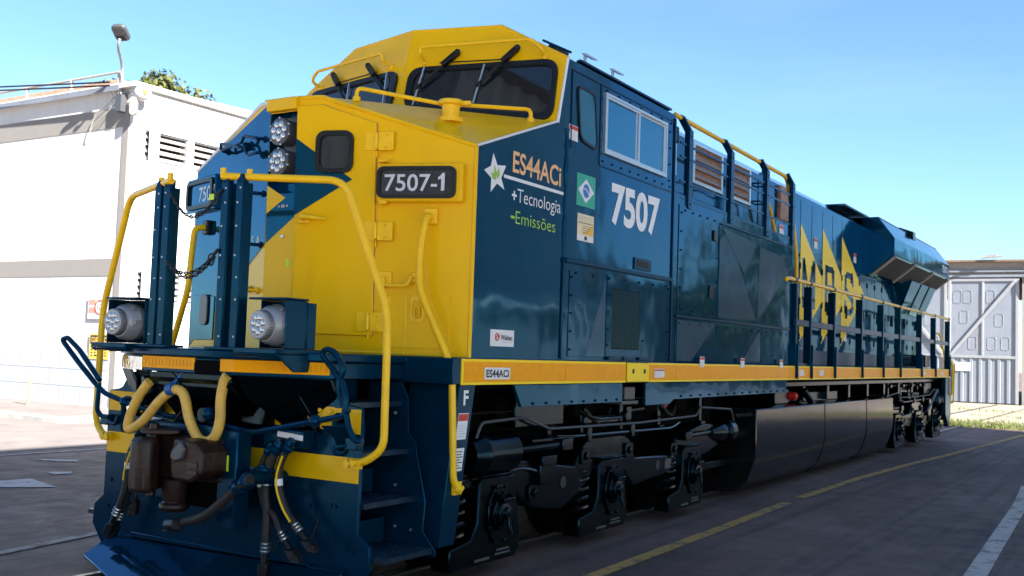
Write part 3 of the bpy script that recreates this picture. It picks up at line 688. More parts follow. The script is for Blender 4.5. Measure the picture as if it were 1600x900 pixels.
# chevron on the nose
mb = MB()
mb.extrude([fp(465.3,217,.024), fp(552,281,.024), fp(461,337.5,.024)][::-1], FN*.0012)
mb.extrude([V(-.15,.3885,2.86), V(.145,.3885,2.86), at(460,338,y=.3885)*1, at(415,380,y=.3885)][::1], (0,-.0012,0))
P3(mb, 'navy_chevron', M['blue'], nose, smooth=0)
tri3 = [V(-.148,.386,at(420,290,y=.386).z), V(-.148,.386,at(417,334,y=.386).z), at(446,309,y=.386)]
mb = MB(); mb.extrude(tri3, (0,-.0012,0)); P3(mb, 'yellow_arrow', M['yellow'], nose, smooth=0)
mb = MB(); mb.extrude([V(-.15,.39,at(414,381,LN,LP_).z)+LN*.003, V(-.15,.39,3.585)+LN*.003, V(-1.475,.848,3.20)+LN*.003, V(-1.475,.848,DK+.01)+LN*.003, ], LN*.0012); lb = P3(mb, 'navy_side_panel', M['blue'], nose, smooth=0)
# panels on the left facet
mb = MB(); mb.extrude([lp(306,461), lp(337,463), lp(333,531), lp(300,531)], LN*.012); P3(mb, 'access_lid', M['blue'], nose, bevel=.004)
mb = MB(); mb.extrude(rrect(lp(322,484,.014), LD, UZ, .16, .26, .05), LN*.015); P3(mb, 'lid_latch', M['dgrey'], nose, bevel=.005)
mb = MB(); mb.obox(lp(324,305,.03), LD*.30, LN*.03, V(0,0,.15)); P3(mb, 'number_box', M['blue'], nose, bevel=.01)
mb = MB(); mb.extrude(rrect(lp(324,305,.061), LD, UZ, .56, .25, .05), LN*.02, [rrect(lp(324,305,.061), LD, UZ, .48, .18, .03)]); P3(mb, 'number_box_frame', M['rubber'], nose)
c = lp(345,312,.062); text('7507', c-LD*.32, LD, UZ, .13, M['numgrey'], 'number_lettering', nose, w=.34, bold=.01)
text('Logística S.A.', lp(380,386,.006)-LD*.28, LD, UZ, .075, M['numgrey'], 'operator_lettering', nose, w=.62, bold=.01)
for pth in (((358,234),(356,225),(363,222),(378,229),(391,224),(392,216),(396,212),(416,217)), ((391,226),(397,233),(400,245),(417,240)), ((385,398),(412,399)), ((352,328),(398,330)),):
    pass
def grab(pts, name, m, off=.07, r=.013, par=nose, plane='L'):
    f = lp if plane == 'L' else fp; N_ = LN if plane == 'L' else FN
    P_ = [f(x, y, off) for x, y in pts]; Q = [P_[0]-N_*(off-.004)]+P_+[P_[-1]-N_*(off-.004)]
    mb = MB(); mb.tube(fil(Q, .03), r, 8)
    for q in (P_[0], P_[-1]): mb.cyl(q-N_*(off-.002), q-N_*(off-.02), .028, .024, 10)
    return P3(mb, name, m, par)
grab([(358,238),(357,226),(388,232)], 'grab_iron', M['bluef']); grab([(358,238),(391,224),(394,214),(415,218)], 'grab_iron', M['bluef']); grab([(393,226),(399,245),(416,240)], 'grab_iron', M['bluef'])
grab([(372,300),(412,303)], 'grab_iron', M['bluef']); grab([(368,380),(408,383)], 'grab_iron', M['bluef']); grab([(392,452),(366,452)], 'grab_iron', M['yrail'])
grab([(392,452),(402,454)], 'grab_iron', M['yrail'])
grab([(602,434),(604,447),(640,447),(647,432)], 'grab_iron', M['yrail'], plane='R', off=.06)
mb = MB(); mb.obox(fp(603,437,.012), FD*.05, FN*.012, V(0,0,.06)); mb.obox(fp(647,434,.012), FD*.03, FN*.012, V(0,0,.04)); P3(mb, 'grab_iron_pad', M['yrail'], nose, bevel=.008)
# sand filler lid on the right facet
mb = MB(); mb.extrude([fp(608,459), fp(704,461), fp(701,546), fp(607,543)], FN*.008); P3(mb, 'sand_lid', M['yellow'], nose, bevel=.003)
mb = MB(); mb.extrude([fp(634,460,.009), fp(637,460,.009), fp(634,543,.009), fp(631,543,.009)], FN*.006); mb.obox(fp(609,470,.014), FD*.012, FN*.006, V(0,0,.035)); mb.obox(fp(608,535,.014), FD*.012, FN*.006, V(0,0,.035)); P3(mb, 'lid_seam', M['yrail'], nose, bevel=.002)
mb = MB(); mb.extrude(rrect(fp(653,483,.009), FD, UZ, .105, .19, .015), FN*.012, [rrect(fp(653,483,.009), FD, UZ, .07, .12, .02)]); mb.tube(fil([fp(649,497,.03), fp(649,480,.03), fp(657,480,.03), fp(657,497,.03)], .02, closed=True), .007, 6, closed=True); P3(mb, 'lid_latch', M['yrail'], nose, bevel=.003)
# number board 7507-1
nb0, nb1, nb2, nb3 = fp(594,258), fp(729,262), fp(728,314), fp(594,312)
cc = fp(659.5, 287.5); wW, hH = .66, .285
mb = MB(); mb.obox(cc+FN*.035, FD*(wW/2), FN*.035, V(0,0,hH/2)); P3(mb, 'number_box', M['yellow'], nose, bevel=.012)
cb = cc-FD*.02
mb = MB(); mb.extrude(rrect(cb+FN*.071, FD, UZ, .605, .235, .05), FN*.022, [rrect(cb+FN*.071, FD, UZ, .55, .185, .035)]); P3(mb, 'number_box_frame', M['rubber'], nose, bevel=.006)
mb = MB(); mb.extrude(rrect(cb+FN*.073, FD, UZ, .56, .195, .035), FN*.003); P3(mb, 'number_plate', M['glass'], nose)
text('7507-', cb+FN*.078-FD*.245-V(0,0,.062), FD, UZ, .128, M['numgrey'], 'number_lettering', nose, w=.405, bold=.012)
mb = MB(); q = cb+FN*.078+FD*.190-V(0,0,.062); one = [(.0,.0),(.026,.0),(.026,.130),(.008,.130),(-.004,.112),(-.024,.100),(-.024,.080),(.0,.088)]
mb.extrude([q+FD*x+V(0,0,z) for x, z in one], FN*.0008); P3(mb, 'number_lettering', M['numgrey'], nose, smooth=0)
mb = MB(); mb.obox(fp(603,254,.05), FD*.03, FN*.03, V(0,0,.008)); mb.cyl(fp(601,254,.05), fp(612,253,.08), .012); mb.obox(fp(603,318,.05), FD*.03, FN*.03, V(0,0,.012)); P3(mb, 'box_latch', M['yrail'], nose)
# foot of the nose
mb = MB(); mb.tube([(-1.47,.862,DK+.012),(-.15,.392,DK+.012),(.15,.392,DK+.012),(1.47,.862,DK+.012)], .014, 6); P3(mb, 'base_weld', M['yrail'], nose)
mb = MB(); mb.extrude(rrect(fp(441,0)*0+V(.04,.3865,2.53), RX, UZ, .03, .02, .009), (0,-.012,0)); q = at(443,322,y=.386); mb.ball(q, .018, 8); mb.ball(q-V(.045,0,0), .010, 8); mb.ball(q+V(.04,0,.0), .012, 8); P3(mb, 'padlock_hasp', M['alu'], nose)
mb = MB(); q = at(449,411,y=.3885); mb.extrude([q+V(-.02,0,-.03), q+V(.02,0,-.028), q+V(.022,0,.03), q+V(-.018,0,.028)], (0,-.001,0)); P3(mb, 'lime_sticker', M['lime'], nose, smooth=0)
# twin headlights in the recess
def lamp_face(mbl, c, d, R_, n=8):
    d = Vector(d).normalized(); a = d.cross(V(0,0,1)).normalized(); b = a.cross(d)
    rr = R_*.27
    for k in range(n):
        if k == 0: q = c
        else: w = 2*math.pi*k/(n-1)+.2; q = c+(a*math.cos(w)+b*math.sin(w))*R_*.62
        mbl.lathe(q-d*.012, d, [(0, rr*1.0), (.014, rr), (.019, rr*.7), (.020, .0005)], 12)
for zz in (3.335, 3.10):
    c = V(-.005, .40, zz); d = V(-.05,-1,0)
    mb = MB(); mb.lathe(c+V(0,.10,0), d, [(0,.10),(.12,.10),(.13,.108),(.155,.108),(.16,.097)], 28)
    mb.lathe(c-V(0,.062,0), d, [(-.002,.0005),(-.001,.095)], 28)
    hl_ = P3(mb, 'headlight', M['dgrey'], nose, bevel=.004)
    mb = MB(); lamp_face(mb, c-V(0,.066,0), d, .094); P3(mb, 'headlight_lens', M['lens'], nose)
    mb = MB(); bolts(mb, [c-V(0,.055,0)+V(math.cos(a)*.105, 0, math.sin(a)*.105) for a in (.5,1.6,2.7,3.8,4.9,6.0)], d, .008, .008); P3(mb, 'headlight_screw', M['alu'], nose)
mb = MB(); mb.extrude([(-.08,.498,2.96),(.135,.498,2.96),(.135,.498,3.47),(-.08,.498,3.47)], (0,-.03,0)); P3(mb, 'headlight_bracket', M['dgrey'], nose, bevel=.006)
# handrails on top of the nose and the filler neck
TN = (V(1.48,2.05,3.63)-V(1.48,.85,3.205)).cross(V(.32,.449,3.595)-V(1.48,.85,3.205)).normalized()
if TN.z < 0: TN = -TN
TP = V(1.48,.85,3.205)
tp = lambda px, py: at(px, py, TN, TP)
for a, b in (((557,157),(699,184)), ((711,183),(829,190))):
    p, q = tp(*a), tp(*b); u = V(0,0,.10); mb = MB(); mb.tube(fil([p, p+u, q+u, q], .05), .016, 10)
    for r_ in (p, q): mb.cyl(r_-V(0,0,.01), r_+V(0,0,.03), .035, .028, 12)
    P3(mb, 'nose_top_rail', M['yrail'], nose)
p, q = X(tp(557,157)), X(tp(699,184)); mb = MB(); mb.tube(fil([p, p+u, q+u, q], .05), .016, 10); P3(mb, 'nose_top_rail', M['yrail'], nose)
p = tp(704,186); mb = MB(); mb.lathe(p-V(0,0,.03), (0,0,1), [(0,.10),(.035,.10),(.036,.065),(.13,.07),(.14,.10),(.165,.10),(.175,.09),(.185,.0005)], 24); mb.obox(p+V(.09,.05,.125), (.05,.02,0), (-.01,.02,0), (0,0,.015)); P3(mb, 'sand_filler_neck', M['yrail'], nose)
mb = MB(); q0, q1, q2 = tp(512,157), tp(720,215), tp(855,190); mb.tube([q0+TN*.001, q1+TN*.001], .004, 6); P3(mb, 'top_seam', M['yrail'], nose)

# ---- side of the nose: text and star
def sd(px, py, x=1.482): return at(px, py, x=x)
star = [(771,239),(777,258),(790.6,259),(783,278),(788,296.6),(776.5,286.5),(766.4,300),(767.5,278),(756.4,265),(767,259)]
mb = MB(); mb.extrude([sd(*p) for p in star], (.0015,0,0)); P3(mb, 'star_emblem', M['sticker'], nose, smooth=0)
mb = MB()
for (x0, y0, x1, y1, w) in ((774.5,282,773,257,.03), (777,280,780,262,.03), (773.5,281,768,268,.028)):
    a, b = sd(x0,y0,1.4845), sd(x1,y1,1.4845); t = (b-a); n_ = V(0,-t.z,t.y).normalized()*w*.75; mb.extrude([a, a.lerp(b,.45)+n_, b, a.lerp(b,.45)-n_], (.001,0,0))
P3(mb, 'leaf_emblem', M['green'], nose, smooth=0)
text('ES44ACi', (1.482,1.345,3.098), RY, UZ, .168, M['peach'], 'model_lettering', nose, w=.755, bold=.018)
mb = MB(); mb.box(1.4815, 1.483, 1.225, 2.15, 3.030, 3.056); P3(mb, 'underline', M['sticker'], nose, smooth=0)
text('+', (1.482,1.345,2.868), RY, UZ, .10, M['sticker'], 'slogan_lettering', nose, w=.07, bold=.03)
text('Tecnologia', (1.482,1.425,2.872), RY, UZ, .112, M['sticker'], 'slogan_lettering', nose, w=.685, bold=-.004)
text('Emissões', (1.482,1.41,2.702), RY, UZ, .105, M['green'], 'slogan_lettering', nose, w=.62, bold=-.004)
mb = MB(); mb.box(1.4815, 1.483, 1.34, 1.395, 2.735, 2.757); P3(mb, 'slogan_dash', M['green'], nose, smooth=0)
mb = MB(); mb.box(1.4815, 1.486, 1.11, 1.44, 1.75, 1.875); bp_ = P3(mb, 'builder_plate', M['sticker'], nose)
text('Wabtec', (1.487,1.25,1.80), RY, UZ, .04, M['blacktxt'], 'builder_lettering', nose, w=.165, bold=.02)
mb = MB(); mb.tube([V(1.487,1.20+.026*math.cos(k*.39),1.82+.026*math.sin(k*.39)) for k in range(16)], .005, 6, closed=True); mb.tube([V(1.487,1.205+.013*math.cos(k*.5),1.817+.013*math.sin(k*.5)) for k in range(9)], .004, 6); P3(mb, 'builder_emblem', M['red'], nose)
mb = MB(); mb.box(1.4875, 1.488, 1.26, 1.41, 1.78, 1.786); bolts(mb, [(1.486,y,z) for y in (1.125,1.425) for z in (1.763,1.862)], (1,0,0), .005, .003); P3(mb, 'plate_rivet', M['numgrey'], nose)

# ---- cab
cabm = lambda x, z: 1.8+.245*(z-4.06)+.23*abs(x)
prof = [(0,4.57),(.82,4.56),(1.48,4.205),(1.48,3.40),(1.48,DK)]
mb = MB()
fr = [V(0,cabm(0,4.56),4.56), V(.83,cabm(.83,4.55),4.55), V(1.48,cabm(1.48,4.2),4.2), V(1.48,cabm(1.48,3.4),3.4), V(0,cabm(0,3.4),3.4)]
mb.mi = 0; mb.add(fr, [(0,4,3,2,1)]); mb.add([X(p) for p in fr], [(1,2,3,4,0)])
YB = 4.46
mb.mi = 1
bk = [V(0,YB,4.56), V(.83,YB,4.55), V(1.48,YB,4.2), V(1.48,YB,3.4)]
for s in (1, -1):
    g = (lambda p: p) if s > 0 else X; b = len(mb.v); mb.v += [g(p) for p in fr]+[g(p) for p in bk]
    lo = [V(1.48,2.19,DK), V(1.48,YB,DK), V(1.48,2.034,3.63), V(1.48,2.17,3.38)]; mb.v += [g(p) for p in lo]
    for q in ((0,1,6,5),(1,2,7,6),(2,11,12,9,10,7)):
        q = [b+i for i in q]; mb.face(q if s > 0 else q[::-1])
mb.add([V(-1.48,YB,DK),V(1.48,YB,DK),V(1.48,YB,4.2),V(.83,YB,4.55),V(-.83,YB,4.55),V(-1.48,YB,4.2)], [(0,5,4,3,2,1)])
cab = P3(mb, 'cab', [M['yellow'], M['blue']], smooth=15)
mb = MB()
for s in (1,-1): mb.tube([V(s*x,cabm(x,z)-.002,z) for x, z in ((1.476,3.62),(1.476,4.2))], .012, 8)
P3(mb, 'corner_trim', M['sticker'], cab)
mb = MB()
for s in (1,-1): mb.tube([V(s*x,cabm(x,z)+.012,z) for x, z in ((1.47,4.203),(.83,4.55),(0,4.56))], .016, 8)
mb.tube([V(0,cabm(0,z)+.01,z) for z in (3.7,4.56)], .014, 8); P3(mb, 'roof_edge', M['yellow'], cab)
cp_ = lambda px, py, off=0: at(px, py, CN, CP)+CN*off
cu_ = V(0,.245,1).normalized(); cx_ = V(1,.23,0).normalized()
def qrect(c4, r, k=6):
    """rounded quad from four corner points"""
    return fil(c4, r, k, closed=True)
W4 = [cp_(630,174), cp_(641,108), cp_(875,93), cp_(864,190)]
W4i = [cp_(641,166), cp_(650,114), cp_(867,102), cp_(855,180.5)]
for s in (1, -1):
    g = (lambda p: p) if s > 0 else X; N_ = CN if s > 0 else CNL
    o = qrect([g(p) for p in W4], .14); i_ = qrect([g(p) for p in W4i], .11)
    if s < 0: o, i_ = o[::-1], i_[::-1]
    mb = MB(); mb.extrude([p+N_*.002 for p in o], N_*.026, [[p+N_*.002 for p in i_]]); P3(mb, 'windscreen_seal', M['rubber'], cab, bevel=.006)
    mb = MB(); mb.extrude([p+N_*.003 for p in i_], N_*.005); P3(mb, 'windscreen', M['glass'], cab, smooth=0)
    for (a, b) in (((718,86),(654,140)), ((811,79),(748,136))):
        a, b = g(cp_(*a)), g(cp_(*b)); o1 = N_*.05; m0 = a.lerp(b, .42); mb = MB()
        mb.obox(a.lerp(m0,.45)+N_*.045, (m0-a)*.45, (m0-a).cross(N_).normalized()*.022, N_*.025)
        mb.ball(a+N_*.05, .03, 8); mb.tube([m0+N_*.05, b+N_*.045], .011, 6); mb.tube([m0.lerp(b,.0)+N_*.05+V(.02*s,0,-.01), b+N_*.045+V(.03*s,0,.02)], .007, 6); mb.ball(b+N_*.045, .022, 8)
        wp = P3(mb, 'wiper', M['rubber'], cab, bevel=.004)
        mb = MB(); bl_ = b+N_*.032; t = V(-.02*s,0,0); mb.bar(bl_+cu_*.20+V(.03*s,.007,0), bl_-cu_*.17-V(.01*s,0,0), .012, .02, N_); P3(mb, 'wiper_blade', M['alu'], cab)
    r_ = [g(cp_(665,98)), g(cp_(667,86)), g(cp_(838,74)), g(cp_(851,89))]
    pts = [r_[0], r_[0]+N_*.12+V(0,0,.02), r_[1]+N_*.14, r_[2]+N_*.14, r_[3]+N_*.12+V(0,0,.02), r_[3]]
    mb = MB(); mb.tube(fil(pts, .05), .015, 8); mb.ball(r_[0], .032, 8); mb.ball(r_[3], .032, 8); P3(mb, 'windscreen_rail', M['yrail'], cab)
    mb = MB(); q = g(cp_(668,94)); mb.tube([g(cp_(690,102,.045)), g(cp_(786,97,.045))], .006, 6); P3(mb, 'washer_pipe', M['rubber'], cab)
# roof fittings
mb = MB(); mb.obox((1.12,2.62,4.43), (.05,0,-.027), (0,.11,0), (.015,0,.028)); P3(mb, 'roof_horn', M['rubber'], cab, bevel=.02)
mb = MB(); mb.bar((1.455,2.40,4.237), (1.455,4.36,4.237), .055, .022); mb.tube([(1.2,2.2,4.40),(1.38,2.40,4.32)], .012, 6); P3(mb, 'rain_gutter', M['bluef'], cab, bevel=.005)
for y in (3.05, 3.62): mb = MB(); mb.obox((1.2,y,4.40), (.05,0,-.027), (0,.10,0), (.006,0,.012)); mb.obox((1.2,y-.07,4.44), (.012,0,0), (0,.012,0), (0,0,.05)); mb.obox((1.21,y,4.475), (.03,0,-.01), (0,.10,0), (0,0,.008)); P3(mb, 'roof_antenna', M['alu'], cab)
# side glazing and trim
mb = MB(); dwo = [sd(901,133), sd(915,126), sd(931,148), sd(934,233), sd(924,238), sd(905,214)]
oo = [V(1.48,2.33,4.02), V(1.48,2.66,4.01), V(1.48,2.74,3.50), V(1.48,2.40,3.545)]
o, i_ = qrect([p+V(.001,0,0) for p in oo], .09), qrect([p.lerp(sum(oo, V(0,0,0))/4, .10)+V(.001,0,0) for p in oo], .07)
mb.extrude(o, (.014,0,0), [i_]); P3(mb, 'door_window_seal', M['rubber'], cab, bevel=.004)
mb = MB(); mb.extrude([p+V(.001,0,0) for p in i_], (.005,0,0)); P3(mb, 'door_window', M['sglass'], cab, smooth=0)
wo = [V(1.482,2.83,4.055), V(1.482,4.20,4.085), V(1.482,4.18,3.505), V(1.482,2.83,3.535)]
wo = [V(1.482,2.83,4.06), V(1.482,4.20,4.06), V(1.482,4.20,3.51), V(1.482,2.83,3.51)]
mb = MB()
def frame(y0, y1, z0, z1, w, x, d): mb.extrude([(x,y0,z0),(x,y1,z0),(x,y1,z1),(x,y0,z1)], (d,0,0), [[(x,y0+w,z0+w),(x,y1-w,z0+w),(x,y1-w,z1-w),(x,y0+w,z1-w)]])
frame(2.83,4.20,3.51,4.06,.024,1.481,.03); fr_ = P3(mb, 'side_window', M['alu'], cab, bevel=.004)
mb = MB(); frame(2.856,3.56,3.536,4.034,.022,1.485,.022); P3(mb, 'window_sash', M['alu'], cab, bevel=.003)
mb = MB(); frame(3.50,4.174,3.536,4.034,.022,1.4825,.008); P3(mb, 'window_sash', M['alu'], cab)
mb = MB(); mb.box(1.4812,1.489,2.879,3.537,3.559,4.011); mb.box(1.4811,1.4838,3.561,4.150,3.559,4.011); P3(mb, 'side_window_glass', M['sglass'], cab, smooth=0)
mb = MB(); mb.box(1.4805,1.488,2.24,4.44,4.115,4.128); mb.box(1.4805,1.488,2.775,2.79,3.40,4.113); mb.box(1.4805,1.487,2.79,4.40,3.385,3.400); mb.box(1.4805,1.489,2.24,2.252,3.45,4.113); mb.box(1.4805,1.496,4.425,4.452,1.67,4.16); P3(mb, 'panel_seam', M['bluef'], cab, bevel=.002)
mb = MB(); mb.box(1.4805,1.515,2.19,4.42,2.475,2.515); mb.box(1.4805,1.495,2.165,2.19,1.67,2.515); P3(mb, 'side_moulding', M['bluef'], cab, bevel=.006)
mb = MB(); bolts(mb, along((1.481,2.9,4.09),(1.481,4.35,4.09),7)+along((1.481,2.85,3.44),(1.481,4.35,3.44),9)+along((1.481,4.33,3.5),(1.481,4.33,4.0),4)+along((1.481,2.80,3.5),(1.481,2.80,4.0),5), (1,0,0), .011, .010); P3(mb, 'bolt_row', M['bluef'], cab)
mb = MB(); mb.tube([V(1.481,2.19+random.uniform(-.006,.006),z/20) for z in range(48,73)], [.012+random.uniform(0,.012) for z in range(48,73)], 6); P3(mb, 'weld_seam', M['bluef'], cab)
# lower side panels of the cab
mb = MB(); mb.extrude([(1.481,2.30,1.69),(1.481,2.98,1.69),(1.481,2.98,2.42),(1.481,2.30,2.42)], (.006,0,0)); mb.extrude([(1.481,3.0,1.69),(1.481,4.40,1.69),(1.481,4.40,2.44),(1.481,3.0,2.44)], (.006,0,0), [[(1.481,3.10,1.77),(1.481,3.69,1.77),(1.481,3.69,2.32),(1.481,3.10,2.32)]]); P3(mb, 'equipment_door', M['blue'], cab, bevel=.002)
mb = MB()
for k in range(15): y = 3.105+k*.0395; mb.extrude([(1.482,y,1.775),(1.482,y+.018,1.775),(1.492,y+.014,1.775),(1.492,y+.005,1.775)], (0,0,.54))
P3(mb, 'vent_grille', M['black'], cab)
mb = MB(); mb.box(1.4805,1.4815,3.10,3.69,1.77,2.32); P3(mb, 'vent_opening', M['soot'], cab, smooth=0)
mb = MB()
for y in (3.02, 3.32, 3.66): mb.bar((1.50,y,1.685), (1.50,y+.26,1.685), .03, .035)
P3(mb, 'door_hinge', M['bluef'], cab, bevel=.006)
mb = MB(); mb.extrude(rrect((1.481,3.735,2.59), RY, UZ, .38, .115, .01), (.012,0,0)); mb2 = MB()
P3(mb, 'vent_plate', M['bluef'], cab, bevel=.003)
for k in range(9): mb2.box(1.494,1.498,3.60+k*.03,3.617+k*.03,2.56,2.62)
P3(mb2, 'vent_slot', M['blacktxt'], cab)
mb = MB(); bolts(mb, along((1.487,2.33,1.75),(1.487,2.33,2.36),5)+along((1.487,3.03,1.8),(1.487,3.03,2.40),5)+along((1.487,4.36,1.75),(1.487,4.36,2.4),4)+along((1.487,2.4,2.40),(1.487,4.3,2.42),7)+[(1.487,3.78,1.86)]*1, (1,0,0), .011, .012); P3(mb, 'bolt_row', M['bluef'], cab)
# stickers, flag, number
mb = MB(); mb.box(1.4812,1.4825,2.38,2.72,2.985,3.265); P3(mb, 'flag_panel', M['flag'], cab, smooth=0)
mb = MB(); c = V(1.4827,2.55,3.125); mb.extrude([c+V(0,-.145,0),c+V(0,0,-.105),c+V(0,.145,0),c+V(0,0,.105)], (.0008,0,0)); P3(mb, 'flag_diamond', M['sticker'], cab, smooth=0)
mb = MB(); mb.extrude([c+V(.001,.06*math.cos(a*.2618),.06*math.sin(a*.2618)) for a in range(24)], (.0008,0,0)); P3(mb, 'flag_disc', M['flagb'], cab, smooth=0)
mb = MB(); mb.tube([c+V(.002,-.057,.018),c+V(.002,0,.014),c+V(.002,.05,-.026)], .006, 4); P3(mb, 'flag_band', M['sticker'], cab)
mb = MB(); mb.box(1.4812,1.4825,2.41,2.71,2.685,2.92); P3(mb, 'permit_plate', M['cream'], cab, smooth=0)
mb = MB(); mb.extrude([(1.4826,2.50,2.75),(1.4826,2.705,2.74),(1.4826,2.705,2.84),(1.4826,2.60,2.80)], (.0006,0,0)); P3(mb, 'permit_wash', M['amber'], cab, smooth=0)
mb = MB(); mb.box(1.4826,1.4832,2.415,2.705,2.69,2.735); P3(mb, 'permit_footer', M['sticker'], cab, smooth=0)
text('REPORTO', (1.483,2.43,2.862), RY, UZ, .042, M['numgrey'], 'permit_lettering', cab, w=.26)
mb = MB()
for k in range(9): mb.box(1.4828,1.4834,2.43+k*.03,2.448+k*.03,2.838,2.848)
for k in range(4): mb.box(1.4828,1.4834,2.50,2.67-.02*k,2.815-k*.018,2.819-k*.018)
mb.box(1.4834,1.4838,2.54,2.59,2.697,2.73); P3(mb, 'permit_print', M['blacktxt'], cab, smooth=0)
def warn(y0, y1, z0, z1, par, x=1.4812, lines=6, redtop=.3):
    mb = MB(); mb.box(x, x+.0012, y0, y1, z0, z1); P3(mb, 'warning_label', M['sticker'], par, smooth=0)
    if redtop: mb = MB(); mb.box(x+.0014, x+.002, y0+.004, y1-.004, z1-(z1-z0)*redtop, z1-.006); P3(mb, 'label_header', M['red'], par, smooth=0)
    mb = MB(); h0 = (z1-z0)*(1-redtop)/(lines+1)
    for k in range(lines): z = z0+h0*(k+.6); mb.box(x+.0014, x+.0018, y0+.012, y1-.012-(y1-y0)*.3*((k*37 % 10)/10), z, z+h0*.35)
    P3(mb, 'label_print', M['numgrey'], par, smooth=0)
warn(2.215,2.37,3.52,3.65,cab)
text('7507', (1.482,3.04,2.925), RY, UZ, .36, M['white'], 'number_lettering', cab, w=1.07, bold=.035)
# ---- equipment cabinet behind the cab
mb = MB(); mb.extrude([(1.478,4.47,DK),(1.478,8.54,DK),(1.478,8.54,3.38),(1.478,4.47,3.42)], (-.55,0,0)); mb.extrude([(-1.478,4.47,DK),(-1.478,8.54,DK),(-1.478,8.54,3.38),(-1.478,4.47,3.42)], (.55,0,0)); cabi = P3(mb, 'equipment_cabinet', M['blue'], bevel=.01)
mb = MB()
def pan(y0, y1, z0a, z1a, z0b=None, z1b=None, t=.007, x=1.479):
    z0b = z0a if z0b is None else z0b; z1b = z1a if z1b is None else z1b
    mb.extrude([(x,y0,z0a),(x,y1,z0b),(x,y1,z1b),(x,y0,z1a)], (t,0,0))
pan(4.60,5.72,2.17,3.30); pan(5.76,8.40,2.16,3.22,2.16,3.10); pan(4.58,5.70,1.67,2.11); pan(5.72,7.25,1.67,2.11); pan(7.27,8.38,1.67,2.11); P3(mb, 'cabinet_door', M['blue'], cabi, bevel=.0025)
mb = MB(); mb.box(1.487,1.50,4.56,8.42,2.125,2.15); mb.box(1.487,1.497,5.80,8.40,3.235,3.25); P3(mb, 'drip_rail', M['bluef'], cabi, bevel=.003)
mb = MB(); bolts(mb, along((1.486,4.66,2.24),(1.486,4.66,3.22),6)+along((1.486,4.75,3.25),(1.486,5.6,3.25),5)+along((1.486,4.7,2.21),(1.486,5.6,2.21),4)+along((1.486,4.65,2.07),(1.486,8.3,2.07),14)+along((1.486,5.68,2.3),(1.486,5.68,3.1),4), (1,0,0), .012, .012); P3(mb, 'bolt_row', M['bluef'], cabi)
mb = MB(); mb.box(1.486,1.50,5.46,5.58,2.38,2.52); mb.box(1.486,1.505,5.55,5.67,3.02,3.14); P3(mb, 'door_catch', M['black'], cabi, bevel=.004)
NL = [0]
def livery(pts, par, name='slate_triangle'):
    NL[0] += 1; mb = MB(); mb.extrude([V(1.4868+.0007*NL[0],p[0],p[1]) for p in pts], (.0005,0,0)); P3(mb, name, M['tri'], par, smooth=0)
livery([(5.77,2.18),(5.77,3.05),(6.05,3.18),(7.05,2.20)], cabi); livery([(7.10,2.19),(7.15,3.12),(8.05,3.08),(8.35,2.9)], cabi)
livery([(4.60,1.68),(4.60,2.10),(5.68,2.10),(5.0,1.68)], cabi); livery([(6.55,1.68),(7.22,2.10),(7.23,1.70)], cabi); livery([(5.85,3.20),(6.6,2.72),(7.05,3.14)], cabi)
mb = MB(); mb.extrude([V(1.4878,2.62,1.70),V(1.4878,2.97,1.70),V(1.4878,2.97,2.40)], (.0006,0,0)); P3(mb, 'slate_triangle', M['tri'], cab, smooth=0)
for y in (5.15, 6.42, 7.9): warn(y, y+.13, 1.62, 1.73, cabi, x=1.528, lines=4)
warn(3.32+.66,4.22,1.51,1.595,sill,x=1.5285,lines=3,redtop=.25)
for y in (8.75, 9.75, 17.5, 19.6): warn(y, y+.22, 1.52, 1.60, sill, x=1.5285, lines=3, redtop=0)
mb = MB(); mb.box(1.527,1.529,.985,1.335,1.505,1.592); P3(mb, 'model_plate', M['sticker'], sill, smooth=0)
text('ES44ACi', (1.530,1.005,1.522), RY, UZ, .055, M['blacktxt'], 'model_lettering', sill, w=.31, bold=.03)

# ---- long hood
HX = .95
mb = MB()
sec = [(-HX,DK),(-HX,4.30),(-.74,4.46),(.74,4.46),(HX,4.30),(HX,DK)]
mb.extrude([(x,4.47,z) for x, z in sec], (0,15.7,0)); hood = P3(mb, 'engine_hood', M['blue'], bevel=.006)
mb = MB(); mb.box(-.60,.60,4.8,8.2,4.462,4.53); P3(mb, 'roof_hatch', M['bluef'], hood, bevel=.02)
mb = MB(); mb.extrude([(.70,10.2,4.40),(.97,10.2,4.38),(.97,12.7,4.34),(.70,12.7,4.36)], (0,0,.02))
mb = MB(); mb.extrude([(-.9,13.0,4.462),(.9,13.0,4.462),(.97,13.2,4.50),(.97,15.0,4.50),(-.97,15.0,4.50),(-.97,13.2,4.50)], (0,0,.04)); P3(mb, 'roof_cover', M['bluef'], hood, bevel=.01)
